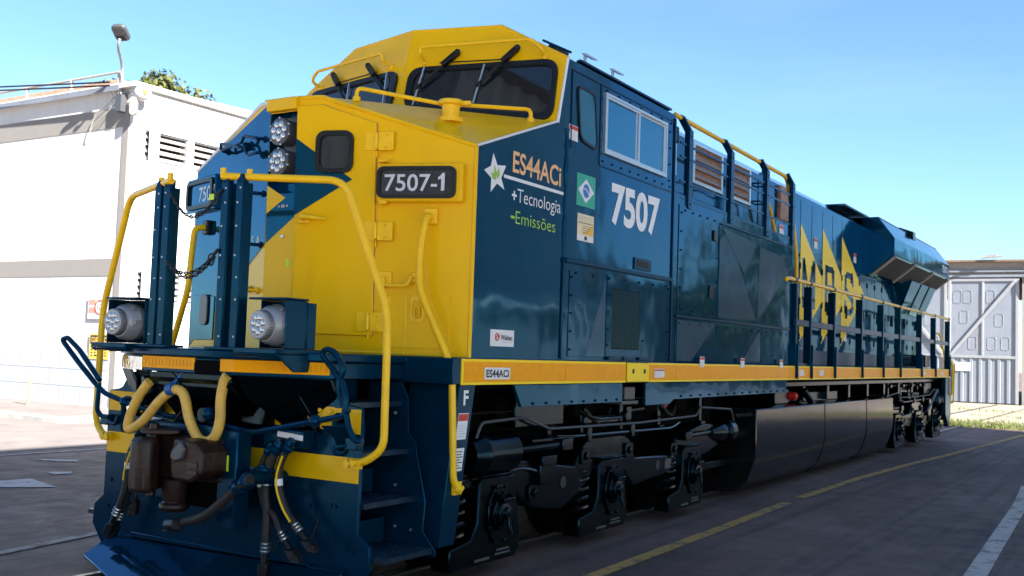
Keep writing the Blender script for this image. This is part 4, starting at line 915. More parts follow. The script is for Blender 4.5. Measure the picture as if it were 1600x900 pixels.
# louvred intake openings
for y0, y1 in ((5.02,5.60), (6.22,7.10), (7.50,8.16)):
    mb = MB()
    mb.extrude([(HX+.001,y0-.06,3.80),(HX+.001,y1+.06,3.80),(HX+.001,y1+.06,4.30),(HX+.001,y0-.06,4.30)], (.035,0,0), [[(HX+.001,y0,3.84),(HX+.001,y1,3.84),(HX+.001,y1,4.27),(HX+.001,y0,4.27)]])
    iw = P3(mb, 'intake_frame', M['alu'], hood, bevel=.003)
    mb = MB(); mb.box(HX+.0005,HX+.003,y0,y1,3.84,4.27); P3(mb, 'intake_cavity', M['copper'], hood, smooth=0)
    mb = MB()
    for k in range(4): z = 3.90+k*.105; mb.obox((HX+.018,(y0+y1)/2,z), (.016,0,-.022), (0,(y1-y0)/2-.003,0), (.003,0,.003))
    P3(mb, 'intake_slat', M['louvre'], hood)
mb = MB(); mb.box(HX+.001,HX+.06,9.45,10.0,3.78,4.28); P3(mb, 'junction_box', M['copper'], hood, bevel=.01)
for z in (3.9, 4.15): grab_ = MB().tube(fil([(HX,8.45,z),(HX+.08,8.45,z),(HX+.08,8.75,z),(HX,8.75,z)], .03), .012, 8); P3(grab_, 'grab_iron', M['bluef'], hood)
mb = MB(); mb.tube([V(.6+0, 9.95+.12*math.cos(a*.5), 4.52+.12*math.sin(a*.5)) for a in range(-1,9)], .022, 8); P3(mb, 'lifting_eye', M['bluef'], hood)
# hood doors
mb = MB(); ys = [8.6]+[8.75+k*.62 for k in range(19)]
for a, b in zip(ys, ys[1:]):
    if b > 20.1: break
    mb.extrude([(HX+.001,a+.012,1.95),(HX+.001,b-.012,1.95),(HX+.001,b-.012,3.34),(HX+.001,a+.012,3.34)], (.012,0,0)); mb.extrude([(HX+.001,a+.012,3.38),(HX+.001,b-.012,3.38),(HX+.001,b-.012,4.22),(HX+.001,a+.012,4.22)], (.008,0,0))
P3(mb, 'hood_door', M['blue'], hood, bevel=.003)
mb = MB()
for k, a in enumerate(ys[1:]):
    if a > 20: break
    for z in (2.1, 2.65, 3.2): mb.cyl((HX+.02,a,z-.05), (HX+.02,a,z+.05), .012, n=8)
    if k % 2: mb.box(HX+.013, HX+.045, a+.28, a+.31, 2.5, 2.72)
P3(mb, 'door_hinge', M['bluef'], hood)
mb = MB(); mb.box(HX+.002,HX+.03,8.58,20.1,DK+.002,1.90); P3(mb, 'hood_base_rail', M['bluef'], hood, bevel=.006)
for y in (9.55, 11.35, 13.9, 15.6, 16.4): warn(y, y+.2, 3.55, 3.72, hood, x=HX+.014, lines=4, redtop=.35)
for y in (14.2, 15.9, 13.3): mb = MB(); mb.box(HX+.0135,HX+.0148,y,y+.17,2.1,2.22); P3(mb, 'white_label', M['sticker'], hood, smooth=0)
# emblem of three yellow arrowheads with dark letters
def arrow(pts, nm='yellow_arrowhead'):
    mb = MB(); mb.extrude([V(HX+.0145,y,z) for y, z in pts], (.001,0,0)); P3(mb, nm, M['ystripe'], hood, smooth=0)
arrow([(10.62,2.02),(11.84,2.70),(11.84,3.10),(10.62,3.86)]); arrow([(11.86,2.02),(13.06,2.68),(13.06,3.22),(11.86,3.93)]); arrow([(13.08,2.0),(14.68,3.03),(13.08,3.93)])
mb = MB()
xx = HX+.017
def stroke(pts, w):
    """letter strokes as flat bands standing on the hood side"""
    for (a, b) in zip(pts, pts[1:]):
        a, b = V(xx,*a), V(xx,*b); t = (b-a).normalized(); n_ = V(0,-t.z,t.y)*w/2; e = t*w*.45; mb.extrude([a-e-n_, b+e-n_, b+e+n_, a-e+n_], (.001,0,0))
    xx_ = xx
z0, z1 = 2.62, 3.28; w = .14
def letter(*st):
    global mb
    mb = MB()
    for pts, ww in st: stroke(pts, ww)
    P3(mb, 'emblem_letter', M['blue'], hood, smooth=0)
letter(([(10.80,z0),(10.80,z1)], w), ([(10.83,z1-.02),(11.08,2.72)], .12), ([(11.08,2.72),(11.33,z1-.02)], .12), ([(11.38,z1),(11.38,z0)], w))
letter(([(12.10,z0),(12.10,z1)], w), ([(12.15,z1),(12.48,z1)], .11), ([(12.54,z1-.05),(12.54,3.02)], w), ([(12.2,2.96),(12.48,2.96)], .11), ([(12.40,2.9),(12.58,z0)], w))
letter(([(13.86,z1-.14),(13.80,z1)], .12), ([(13.78,z1),(13.44,z1)], .11), ([(13.36,z1-.06),(13.36,3.06)], w), ([(13.40,3.0),(13.80,2.86)], .13), ([(13.86,2.82),(13.86,2.68)], w), ([(13.78,z0),(13.44,z0)], .11), ([(13.36,2.66),(13.36,2.76)], w))

# ---- flared radiator section at the rear
mb = MB()
for s in (1,-1):
    sec = [(.90*s,3.36),(1.05*s,3.40),(1.50*s,3.76),(1.50*s,4.08),(1.22*s,4.46),(.90*s,4.47)]
    b = len(mb.v); yb = 20.66
    mb.extrude([(x,14.75,z) for x, z in sec], (0,yb-14.75,0))
rad = P3(mb, 'radiator_wing', M['blue'], hood, bevel=.012)
mb = MB(); mb.box(-1.21,1.21,14.76,20.65,4.465,4.49); P3(mb, 'radiator_roof', M['bluef'], hood, bevel=.01)
fn = V(.36,0,-.45).normalized()
mb = MB()
def wpt(u, y, off): return V(1.05,0,3.40).lerp(V(1.50,0,3.76), u)+V(0,y,0)+fn*off
for y0, y1 in ((14.95,16.6), (16.8,18.6), (18.8,20.5)):
    mb.extrude([wpt(.1,y0,.002), wpt(.1,y1,.002), wpt(.92,y1,.002), wpt(.92,y0,.002)], fn*.012)
P3(mb, 'radiator_intake', M['dark'], hood, smooth=0)
mb = MB()
for y in (14.86,16.7,18.7,20.58): mb.extrude([wpt(.02,y-.06,.003), wpt(.02,y+.06,.003), wpt(.98,y+.06,.003), wpt(.98,y-.06,.003)], fn*.03)
P3(mb, 'intake_frame', M['louvre'], hood)
mb = MB(); mb.extrude([(.96,16.6,3.30),(1.30,17.3,3.56),(1.30,20.2,3.56),(.96,20.3,2.80)], (0,0,-.02)); mb2 = MB()
mb2.extrude([(.95,17.2,3.42),(.95,20.15,3.42),(.95,20.15,2.78),(.95,17.6,2.86)], (.02,0,0))
mb2.extrude([(1.26,17.5,3.50),(1.26,20.2,3.50),(.98,20.15,2.80),(.98,17.7,2.86)], (.03,0,-.01)); mb2.extrude([(1.26,17.5,3.50),(.98,17.7,2.86),(.965,17.4,3.42)], (0,.02,0)); P3(mb2, 'duct_panel', M['blue'], hood, bevel=.006)
mb = MB()
for y in (18.5, 19.4): mb.extrude([(1.295,y,3.49),(1.295,y+.08,3.49),(1.015,y+.08,2.83),(1.015,y,2.83)], (.012,0,-.004))
P3(mb, 'duct_rib', M['bluef'], hood)
mb = MB(); mb.extrude([(1.0,17.5,4.47),(1.3,17.5,4.36),(1.3,17.75,4.36),(1.0,17.75,4.47)], (0,0,.16)); P3(mb, 'roof_vent', M['black'], hood)
text('7507-1', (1.502,19.75,3.86), RY, UZ, .16, M['white'], 'number_lettering', hood, w=.75, bold=.03)

# ---- walkway railing on the cabinet
RX_ = 1.40
ry = [4.80, 6.06, 7.35, 8.44]
top = [at(1058,180,x=RX_), at(1127,219,x=RX_), at(1183,250,x=RX_), at(1224,273,x=RX_)]
bot = [at(1066,318,x=1.50), at(1138,344,x=1.50), at(1194,361,x=1.50), at(1233,379,x=1.50)]
for s in (1, -1):
    g = (lambda p: V(*p)) if s > 0 else (lambda p: V(-p[0], p[1], p[2]))
    pts = [V(RX_,t.y,4.25) for t in top]
    mb = MB(); mb.tube(fil([g(p) for p in [(RX_,4.62,4.25),(RX_,8.45,4.21),(1.33,8.95,3.82),(1.33,9.20,3.2),(1.33,9.22,2.72)]], .12), .026, 10)
    wr = P3(mb, 'walkway_handrail', M['yrail'])
    mb = MB(); mb.tube(fil([g(p) for p in [(1.10,8.58,3.9),(1.10,8.66,3.86),(1.10,8.95,3.5),(1.10,9.15,3.2),(1.10,9.18,2.72)]], .08), .024, 10); P3(mb, 'ladder_handrail', M['yrail'])
    for k, y in enumerate(ry):
        mb = MB(); x = 1.478
        a, b = sorted((s*1.482, s*1.50)); mb.box(a, b, y+.0, y+.10, 3.28, 4.12); a, b = sorted((s*1.44, s*1.481)); mb.box(a, b, y, y+.018, 3.28, 4.12); mb.box(a, b, y+.082, y+.10, 3.28, 4.12)
        mb.bar(g((1.47,y+.05,4.10)), g((RX_,y+.01,4.25)), .07, .05, (0,1,0)); mb.lathe(g((RX_,y-.03,4.25-.04*k/3)), (0,1,0), [(0,.034),(.07,.034)], 10)
        bolts(mb, [g((1.50,y+.05,z)) for z in (3.33,3.52,3.80,4.05)], (s,0,0), .010, .008); P3(mb, 'rail_stanchion', M['bluef'], bevel=.003)
    for z in (3.94, 3.80, 3.54, 3.36):
        mb = MB(); a, b = sorted((s*1.465, s*1.48)); mb.box(a, b, 4.62, 8.52, z, z+.022); P3(mb, 'rail_bar', M['bluef'])
mb = MB(); mb.box(1.35,1.44,4.50,4.66,3.95,4.12); P3(mb, 'marker_lamp', M['rubber'], bevel=.01)

# ---- side handrail along the hood
py_ = [8.61, 9.31, 10.56, 12.26, 13.8, 15.23, 17.28, 18.85, 20.62]
for s in (1, -1):
    g = lambda x, y, z: V(s*x, y, z)
    mb = MB(); mb.tube(fil([g(1.50,8.20,2.80), g(1.50,8.3,2.82), g(1.50,20.72,2.82), g(1.46,20.9,2.80)], .05), .026, 10); mb.ball(g(1.50,8.20,2.80), .035, 10); P3(mb, 'side_handrail', M['yrail'])
    for k, y in enumerate(py_):
        mb = MB(); mb.box(*sorted((s*1.42, s*1.53)), y-.03, y+.03, 1.50, 2.77); mb.box(*sorted((s*1.44, s*1.56)), y-.012, y+.012, 1.48, 1.95); mb.lathe(g(1.50,y-.035,2.82), (0,1,0), [(0,.036),(.07,.036)], 10)
        P3(mb, 'rail_stanchion', M['bluef'], bevel=.006)
    mb = MB(); mb.box(*sorted((s*1.49, s*1.515)), 8.55, 20.6, 2.20, 2.29); P3(mb, 'rail_bar', M['bluef'], bevel=.006)
    mb = MB(); mb.box(*sorted((s*1.49, s*1.51)), 8.55, 9.4, 1.66, 1.69); mb.box(*sorted((s*1.40, s*1.50)), 8.48, 8.58, 1.67, 1.92); P3(mb, 'toe_board', M['bluef'])
    # rear corner steps and grab rail
    mb = MB(); mb.tube(fil([g(1.40,21.0,1.05), g(1.52,21.05,1.05), g(1.52,21.1,1.75), g(1.44,21.0,2.0)], .06), .022, 8); mb.tube(fil([g(1.35,21.45,.85), g(1.48,21.5,.85), g(1.48,21.55,1.7), g(1.30,21.5,2.15)], .06), .022, 8); P3(mb, 'rear_handrail', M['yrail'])
mb = MB(); mb.box(-1.40,1.40,20.95,21.15,.45,1.66); mb.extrude([(1.38,20.45,1.46),(1.38,21.15,1.46),(1.38,21.15,.55),(1.38,20.9,.30),(1.38,20.45,.62)], (.1,0,0)); P3(mb, 'rear_pilot', M['bluef'], bevel=.01)
mb = MB(); mb.tube(fil([(1.1,20.85,2.5),(1.1,21.1,2.5),(1.2,21.25,2.5),(1.3,21.3,2.0),(1.3,21.3,1.66)], .08), .024, 8); P3(mb, 'end_handrail', M['yrail'])
mb = MB(); mb.box(1.0,1.3,18.95,19.5,1.68,1.95); P3(mb, 'hood_side_box', M['black'], bevel=.01)

# ---- fuel tank
mb = MB()
tk = [(-1.0,.05),(1.0,.05),(1.2,.08),(1.35,.22),(1.44,.48),(1.46,.64),(1.45,1.10),(1.40,1.115),(-1.40,1.115),(-1.45,1.10),(-1.46,.64),(-1.44,.48),(-1.35,.22),(-1.2,.08)]
mb.extrude([(x,7.25,z) for x, z in tk], (0,7.75,0)); tank = P3(mb, 'fuel_tank', M['tank'], bevel=.012, smooth=40)
mb = MB()
for y in (10.35, 12.95): mb.tube([(x*1.0015,y,z) for x, z in tk[1:7]], .006, 6)
P3(mb, 'tank_seam', M['black'], tank)
mb = MB(); mb.box(.4,1.2,5.9,7.24,.42,.50); mb.box(.5,1.25,6.9,7.24,.75,.83); mb.box(.5,1.30,6.95,7.24,1.0,1.05); P3(mb, 'tank_end_step', M['black'], tank, bevel=.008)
mb = MB(); mb.cyl((1.22,9.35,1.22),(1.30,9.35,1.22),.06,.055); mb.ball((1.31,9.35,1.22),.05,10,(.6,1,1)); P3(mb, 'filler_cap', M['red'], tank)
mb = MB(); mb.box(.9,1.25,8.6,9.2,1.12,1.32); mb.box(.9,1.2,9.9,12.0,1.12,1.26); mb.tube([(1.2,8.5,1.16),(1.22,9.2,1.14),(1.2,9.9,1.17)], .015); mb.cyl((1.3,9.75,1.3),(1.36,9.95,1.13),.05); P3(mb, 'pipe_bracket', M['black'], tank, bevel=.008)
mb = MB(); mb.extrude([(1.30,8.33,1.46),(1.30,20.6,1.46),(1.30,20.6,1.36),(1.30,8.33,1.36)], (-.2,0,0))
for k in range(9): mb.box(.9,1.28,8.5+k*1.3,8.62+k*1.3,1.14,1.36)
P3(mb, 'underframe_bracket', M['black'], bevel=.006)

# ---- trucks
def wheel(par, x, y, s):
    mb = MB(); mb.lathe((x,y,.53), (s,0,0), [(-.07,.56),(-.045,.56),(-.04,.53),(.06,.52),(.062,.44),(.02,.40),(.02,.16),(.07,.15),(.08,.0005)], 40); return P3(mb, 'wheel', M['soot'], par)
def truck(yc, ax, flip):
    t = MB(); d = -1 if flip else 1
    Y = lambda y: yc+d*(y-3.45)
    for s in (1,-1):
        x0, x1 = s*1.16, s*1.30
        side = [(.62,.92),(1.2,.96),(2.35,.78),(2.85,.72),(2.98,.90),(3.10,.96),(3.82,.96),(3.95,.90),(4.08,.72),(5.0,.68),(5.10,.86),(5.9,.98),(6.35,.95),(6.35,.70),(5.95,.62),(5.35,.62),(5.0,.50),(4.05,.44),(3.85,.60),(3.72,.66),(3.2,.66),(3.0,.50),(2.6,.36),(2.1,.44),(1.8,.60),(1.2,.66),(.62,.70)]
        t.extrude([(x0,Y(y),z) for y, z in side], (x1-x0,0,0), )
        t.box(*sorted((s*.55, s*1.155)), *sorted((Y(2.2), Y(2.6))), .45, .74); t.box(*sorted((s*.5, s*1.155)), *sorted((Y(4.3), Y(4.7))), .45, .68)
    t.box(-.7,.7,*sorted((Y(.8),Y(6.2))),.55,.92)
    tr = P3(t, 'truck', M['black'], bevel=.018)
    for a in ax:
        mb = MB(); mb.box(-.62,.62,a-.75,a+.75,.28,.95); P3(mb, 'traction_motor', M['soot'], tr, bevel=.05)
        for s in (1,-1): wheel(tr, s*.80, a, s)
        mb = MB(); mb.cyl((-1.1,a,.53),(1.1,a,.53),.09); P3(mb, 'axle', M['soot'], tr)
        for s in (1,-1):
            mb = MB(); g = lambda x, y, z: V(s*x, a+d*y, z)
            prof = [(-.34,.10),(.30,.10),(.36,.16),(.36,.30),(.27,.72),(.25,.75),(-.20,.75),(-.24,.70),(-.25,.42),(-.33,.30),(-.60,.26),(-.60,.10)]
            pts = [g(1.18,y,z) for y, z in prof]
            mb.extrude(pts, (s*.17,0,0)); mb.box(*sorted((s*1.16,s*1.37)), a-.24, a+.26, .752, .775)
            jb = P3(mb, 'axle_box', M['black'], tr, bevel=.014)
            mb = MB(); oct_ = [g(1.352, .03+.19*math.cos(RAD(22.5+45*k))*.9, .46+.24*math.sin(RAD(22.5+45*k))) for k in range(8)]
            mb.extrude(oct_, (s*.018,0,0)); bolts(mb, [p.lerp(g(1.352,.03,.46),.06)+V(s*.018,0,0) for p in oct_], (s,0,0), .018, .016); P3(mb, 'bearing_cover', M['black'], tr, bevel=.006)
            mb = MB(); c = g(1.37,.03,.47); mb.lathe(c, (s,0,0), [(0,.135),(.03,.13),(.035,.10),(.06,.10),(.065,.05),(.085,.048),(.09,.0005)], 24); mb.obox(c+V(s*.05,0,.12), (.04*s,0,-.02), (0,.075,0), (0,0,.02)); bolts(mb, [c+V(s*.035,math.cos(k*1.047)*.115,math.sin(k*1.047)*.115) for k in range(6)], (s,0,0), .014, .015); mb.tube([c+V(s*.09,-.02,-.02), c+V(s*.10,-.02,-.12), c+V(s*.09,.03,-.16), c+V(s*.06,.06,-.10)], .012, 6); P3(mb, 'bearing_cap', M['black'], tr, bevel=.004)
            mb = MB(); mb.tube([g(1.25+.075*math.cos(k*.45), -.43+.075*math.sin(k*.45), .27+k*.0058) for k in range(70)], .019, 7); P3(mb, 'coil_spring', M['tank'], tr)
            mb = MB(); mb.box(*sorted((s*1.353,s*1.356)), a+.02, a+.20, .175, .19); mb.box(*sorted((s*1.353,s*1.356)), a+.0, a+.22, .145, .16); mb.box(*sorted((s*1.353,s*1.356)), a-.28, a-.08, .13, .15); P3(mb, 'cast_lettering', M['dgrey'], tr)
    for s in (1,-1):
        g = lambda x, y, z: V(s*x, Y(y), z); q = s
        mb = MB(); A = (0, d, 0)
        mb.lathe(g(1.30,1.08,.93), A, [(0,.0005),(.002,.13),(.12,.16),(.14,.175),(.17,.175),(.18,.155),(.56,.155),(.58,.16),(.60,.16),(.62,.06),(.72,.05),(.80,.05)], 26); br = P3(mb, 'brake_cylinder', M['black'], tr, bevel=.004)
        mb = MB(); mb.lathe(g(1.30,6.62,.86), (0,-d,0), [(0,.0005),(.002,.15),(.16,.155),(.17,.11),(.30,.12),(.45,.07),(.55,.05)], 24); P3(mb, 'brake_cylinder', M['black'], tr, bevel=.004)
        mb = MB(); mb.tube([g(1.34,1.75,.93), g(1.36,2.45,.94)], .035, 10); mb.obox(g(1.36,2.50,.94), (.05,0,0), (0,.09,0), (0,0,.05)); mb.tube([g(1.30,6.1,.87), g(1.34,5.3,.87)], .03, 10); mb.obox(g(1.34,5.25,.87), (.05,0,0), (0,.09,0), (0,0,.045)); mb.bar(g(1.34,2.0,.99), g(1.34,2.7,.98), .03, .03); mb.obox(g(1.33,2.25,.82), (.05,0,0), (0,.12,0), (0,0,.04)); mb.box(*sorted((s*1.303,s*1.36)), *sorted((Y(2.13),Y(2.4))), .62, .82); P3(mb, 'brake_rigging', M['black'], tr, bevel=.008)
        mb = MB(); mb.tube(fil([g(1.36,1.15,1.05), g(1.36,1.22,1.17), g(1.36,1.85,1.19), g(1.36,2.25,1.08), g(1.36,4.0,1.06), g(1.36,5.5,1.08), g(1.36,5.62,1.17), g(1.36,6.6,1.12), g(1.36,6.7,.98)], .05), .012, 8); P3(mb, 'brake_pipe', M['dgrey'], tr)
        mb = MB()
        for yy in (3.0, 3.9): mb.obox(g(1.33,yy,1.0), (.03,0,0), (0,.04,0), (0,0,.07))
        mb.cyl(g(1.2,4.05,1.17), g(1.2,5.0,1.20), .045); mb.obox(g(1.2,4.0,1.12), (.06,0,0), (0,.06,0), (0,0,.10)); mb.obox(g(1.15,3.4,1.10), (.12,0,0), (0,.35,0), (0,0,.05)); mb.obox(g(1.10,2.2,1.22), (.2,0,0), (0,.4,0), (0,0,.12)); P3(mb, 'damper', M['black'], tr, bevel=.01)
        mb = MB(); mb.lathe(g(1.2,4.9,1.198), (0,d,.03), [(0,.047),(.05,.047)], 12); P3(mb, 'damper_band', M['red'], tr)
        for yy in (.95, 2.45, 3.05, 3.85, 4.75, 5.9):
            mb = MB(); mb.obox(g(1.22,yy,1.16), (.03,0,0), (0,.035,0), (0,0,.20)); mb.obox(g(1.26,yy,1.30), (.05,0,0), (0,.07,0), (0,0,.03)); mb.obox(g(1.25,yy,.98), (.04,0,0), (0,.06,0), (0,0,.025)); P3(mb, 'pipe_hanger', M['black'], tr, bevel=.006)
        for pth in ([(1.27,.9,1.24),(1.27,2.6,1.24),(1.24,2.9,1.30),(1.24,6.3,1.30)], [(1.29,2.5,1.0),(1.33,2.7,.99),(1.33,4.9,.97),(1.29,5.2,1.02)], [(1.31,1.0,.74),(1.33,1.9,.78),(1.33,2.3,.70)], [(1.24,3.0,1.2),(1.30,3.2,1.12),(1.30,3.8,1.12),(1.2,4.1,1.22),(1.2,4.9,1.26)]):
            mb = MB(); mb.tube(fil([g(*q_) for q_ in pth], .12), .016, 8); P3(mb, 'air_pipe', M['tank'], tr)
        for yy, zz in ((3.0,.80),(3.9,.80),(2.1,.56),(5.0,.74)):
            mb = MB(); mb.extrude(rrect(g(1.303,yy,zz), (0,1,0), UZ, .16, .14, .03), (s*.022,0,0)); mb.lathe(g(1.325,yy,zz), (s,0,0), [(0,.035),(.02,.032),(.022,.0005)], 12); P3(mb, 'wear_plate', M['black'], tr, bevel=.004)
        for yy in (2.62, 4.62):
            mb = MB(); mb.lathe(g(1.301,yy,.60), (s,0,0), [(0,.05),(.006,.05)], 14); P3(mb, 'frame_hole', M['dark'], tr)
        mb = MB(); mb.bar(g(1.302,4.8,.60), g(1.302,4.95,.60), .02, .1); P3(mb, 'cast_lettering', M['dgrey'], tr)
truck(3.45, (1.48,3.45,5.42), False); truck(18.0, (16.0,18.0,19.95), True)
mb = MB(); mb.cyl((1.35,18.9,.72),(1.38,19.9,1.18),.035); P3(mb, 'lateral_strut', M['dgrey'])
mb = MB(); mb.box(-1.1,1.1,1.0,6.6,.97,1.41)
for y in (1.6,2.3,2.9,4.4,5.2,6.0): mb.box(.9,1.25,y,y+.3,1.15,1.38)
P3(mb, 'underfloor_ducts', M['soot'], bevel=.01)
mb = MB()
for y, z in ((2.0,1.22),(3.0,1.2),(4.6,1.25)): mb.tube(spline([(1.1,y,z+.15),(1.25,y+.1,z),(1.28,y+.4,z-.15),(1.2,y+.7,z)]), .016, 7)
for q_ in pieces(mb): P3(q_, 'air_hose', M['hose'])
mb = MB(); mb.box(-1.0,1.0,15.05,20.4,.97,1.41); mb.box(-.9,.9,6.6,7.2,.25,1.4); P3(mb, 'underfloor_ducts', M['soot'], bevel=.02)
# ================================================================== front end
# ---- platform beam with the orange band
bp_l = [V(-1.08,-.13,0), V(-.47,-.43,0), V(.47,-.43,0), V(1.08,-.13,0)]
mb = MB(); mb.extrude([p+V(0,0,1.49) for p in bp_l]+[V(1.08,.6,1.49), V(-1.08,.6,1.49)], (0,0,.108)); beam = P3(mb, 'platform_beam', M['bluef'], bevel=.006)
nrm_c = V(.30,-.61,0).normalized()
def band(a, b, off, z0, z1, m, name):
    n_ = V((b-a).y, -(b-a).x, 0).normalized(); mb = MB(); mb.extrude([a+n_*off+V(0,0,z0), b+n_*off+V(0,0,z0), b+n_*off+V(0,0,z1), a+n_*off+V(0,0,z1)], n_*.003); return P3(mb, name, m, beam, smooth=0)
band(bp_l[2]+V(.0,0,0), bp_l[3]-V(.03,.015,0), .003, 1.515, 1.597, M['orange'], 'reflective_tape')
band(bp_l[0], bp_l[1], .003, 1.495, 1.585, M['reflect'], 'reflector_plate')
band(bp_l[1]+V(.005,0,0), V(.08,-.43,0), .003, 1.515, 1.597, M['orange'], 'reflective_tape'); band(V(.33,-.43,0), bp_l[2], .003, 1.515, 1.597, M['orange'], 'reflective_tape')
mb = MB(); mb.extrude(rrect((.205,-.436,1.535), RX, UZ, .25, .10, .03), (0,-.004,0)); P3(mb, 'band_notch', M['soot'], beam)
mb = MB()
for k in range(14): x = -.43+k*.036; mb.box(x,x+.004,-.4375,-.4365,1.535,1.58)
for k in range(9):
    p = bp_l[2].lerp(bp_l[3], .50+k*.052); mb.obox(p+nrm_c*.0066+V(0,0,1.556), V(.002,0,0), nrm_c*.0006, V(0,0,.02))
P3(mb, 'tape_seam', mat('dark_orange_seam', (.45,.15,.004), .4), beam, smooth=0)
# support knees under the beam: navy fittings, coloured black for the deep shade there
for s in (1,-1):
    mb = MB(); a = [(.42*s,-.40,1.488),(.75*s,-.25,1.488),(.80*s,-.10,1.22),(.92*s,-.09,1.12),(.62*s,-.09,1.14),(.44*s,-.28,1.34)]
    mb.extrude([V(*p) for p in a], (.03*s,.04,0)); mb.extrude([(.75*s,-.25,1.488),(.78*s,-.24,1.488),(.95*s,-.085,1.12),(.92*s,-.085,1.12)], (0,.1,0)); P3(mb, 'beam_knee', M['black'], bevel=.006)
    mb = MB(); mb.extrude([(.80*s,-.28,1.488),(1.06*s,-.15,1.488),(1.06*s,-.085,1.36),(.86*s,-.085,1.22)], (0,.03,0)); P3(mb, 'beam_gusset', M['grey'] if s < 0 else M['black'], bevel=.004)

# ---- pilot plate with the hand slots
PY = -.08
pil = [(.95,1.47),(1.05,1.455),(1.13,1.345),(1.17,1.325),(1.275,1.31),(1.285,1.29),(1.285,.50),(1.39,.42),(1.40,.27),(1.25,.085),(1.1,.07)]
out = [(x,z) for x, z in pil]+[(-x,z) for x, z in pil[::-1]]
slot = lambda x0, x1, z0, z1: [V(p.x, PY, p.z) for p in rrect(((x0+x1)/2, PY, (z0+z1)/2), RX, UZ, x1-x0, z1-z0, .045)]
mb = MB(); mb.extrude([V(x,PY,z) for x, z in out], (0,.03,0), [slot(1.06,1.16,1.02,1.24), slot(-1.10,-1.0,1.02,1.24)])
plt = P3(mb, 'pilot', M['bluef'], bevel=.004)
mb = MB()
def pband(x0, x1, za, zb, holes=()): mb.extrude([(x0,PY-.001,za),(x1,PY-.001,za),(x1,PY-.001,zb),(x0,PY-.001,zb)], (0,-.002,0), holes)
pband(-1.27,-1.11,1.155,1.305); pband(-.99,1.05,1.155,1.305); pband(1.17,1.28,1.14,1.30); pband(-1.11,-.99,1.255,1.305); pband(1.05,1.17,1.255,1.30)
pband(-1.275,-.36,.835,.99); pband(.28,1.28,.82,.985)
P3(mb, 'yellow_band', M['yellow'], plt, smooth=0)
mb = MB(); bolts(mb, [(.93,PY,1.28),(1.02,PY,1.275),(-.98,PY,1.27)], (0,-1,0), .017, .02); P3(mb, 'yellow_bolt', M['yrail'], plt)
mb = MB(); bolts(mb, [(1.05,PY,.66),(1.09,PY,.655),(1.20,PY,.40),(1.26,PY,.39),(-1.2,PY,.62),(-1.22,PY,.42),(-1.15,PY,.42),(.86,PY,.64),(.72,PY,.66)], (0,-1,0), .018, .012); mb.box(.715,.745,PY-.012,PY,.60,.70); mb.box(.90,.93,PY-.012,PY,.58,.68); P3(mb, 'pilot_bolt', M['bluef'], plt)
for s in (1,-1):
    mb = MB(); x = s*1.11 if s > 0 else -1.05
    mb.tube(slot(x-.065,x+.065,1.0,1.26), .014, 6, closed=True); P3(mb, 'slot_rim', M['bluef'], plt)
    mb = MB(); a, b = sorted((s*1.20, s*1.30)); mb.box(a, b, PY-.06, PY-.002, 1.04, 1.12); mb.tube(fil([(s*1.1,PY-.05,1.12),(s*1.12,PY-.05,1.05),(s*1.22,PY-.05,1.07)], .03), .018, 8); P3(mb, 'lever_stop', M['bluef'], plt, bevel=.008)
# black pocket round the coupler and draft gear
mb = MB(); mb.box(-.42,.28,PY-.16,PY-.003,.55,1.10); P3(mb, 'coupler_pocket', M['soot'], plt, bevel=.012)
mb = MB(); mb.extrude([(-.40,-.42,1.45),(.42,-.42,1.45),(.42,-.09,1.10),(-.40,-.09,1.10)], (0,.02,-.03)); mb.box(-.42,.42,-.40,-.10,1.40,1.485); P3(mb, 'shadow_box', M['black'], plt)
mb = MB(); mb.box(.29,.47,PY-.30,PY-.161,.46,1.12); mb.box(-.45,-.20,PY-.30,PY-.161,.60,1.12); mb.box(-.45,.285,PY-.30,PY-.161,1.06,1.14); P3(mb, 'coupler_carrier', M['bluef'], plt, bevel=.012)
mb = MB(); q = V(.385,-.395,.90); mb.extrude([q+V(-.035,0,-.055),q+V(.03,0,-.05),q+V(.03,0,.055),q+V(-.03,0,.05)], (0,-.002,0)); P3(mb, 'lime_sticker', M['lime'], plt, smooth=0)
# snow plough lip
mb = MB(); TL, TR = V(-1.12,PY-.02,.115), V(1.15,PY-.02,.30); TL = V(-1.16,-.09,.27); TR = V(1.2,-.09,.27)
mb.extrude([V(-1.15,-.10,.205), V(.05,-.10,.225), V(1.20,-.10,.24), V(1.05,-.36,.10), V(.4,-.58,.05), V(-.42,-.62,.05), V(-1.30,-.22,.05)], (0,.0,-.015)); P3(mb, 'plough_lip', M['blue'], plt, bevel=.004)
mb = MB(); mb.extrude([V(-1.15,-.11,.205), V(1.20,-.11,.24), V(1.2,-.085,.255), V(-1.15,-.085,.22)], (0,0,.012)); P3(mb, 'plough_weld', M['bluef'], plt)
mb = MB(); mb.box(-.9,.9,PY-.03,PY-.003,.20,.26); P3(mb, 'stiffener', M['bluef'], plt, bevel=.006)

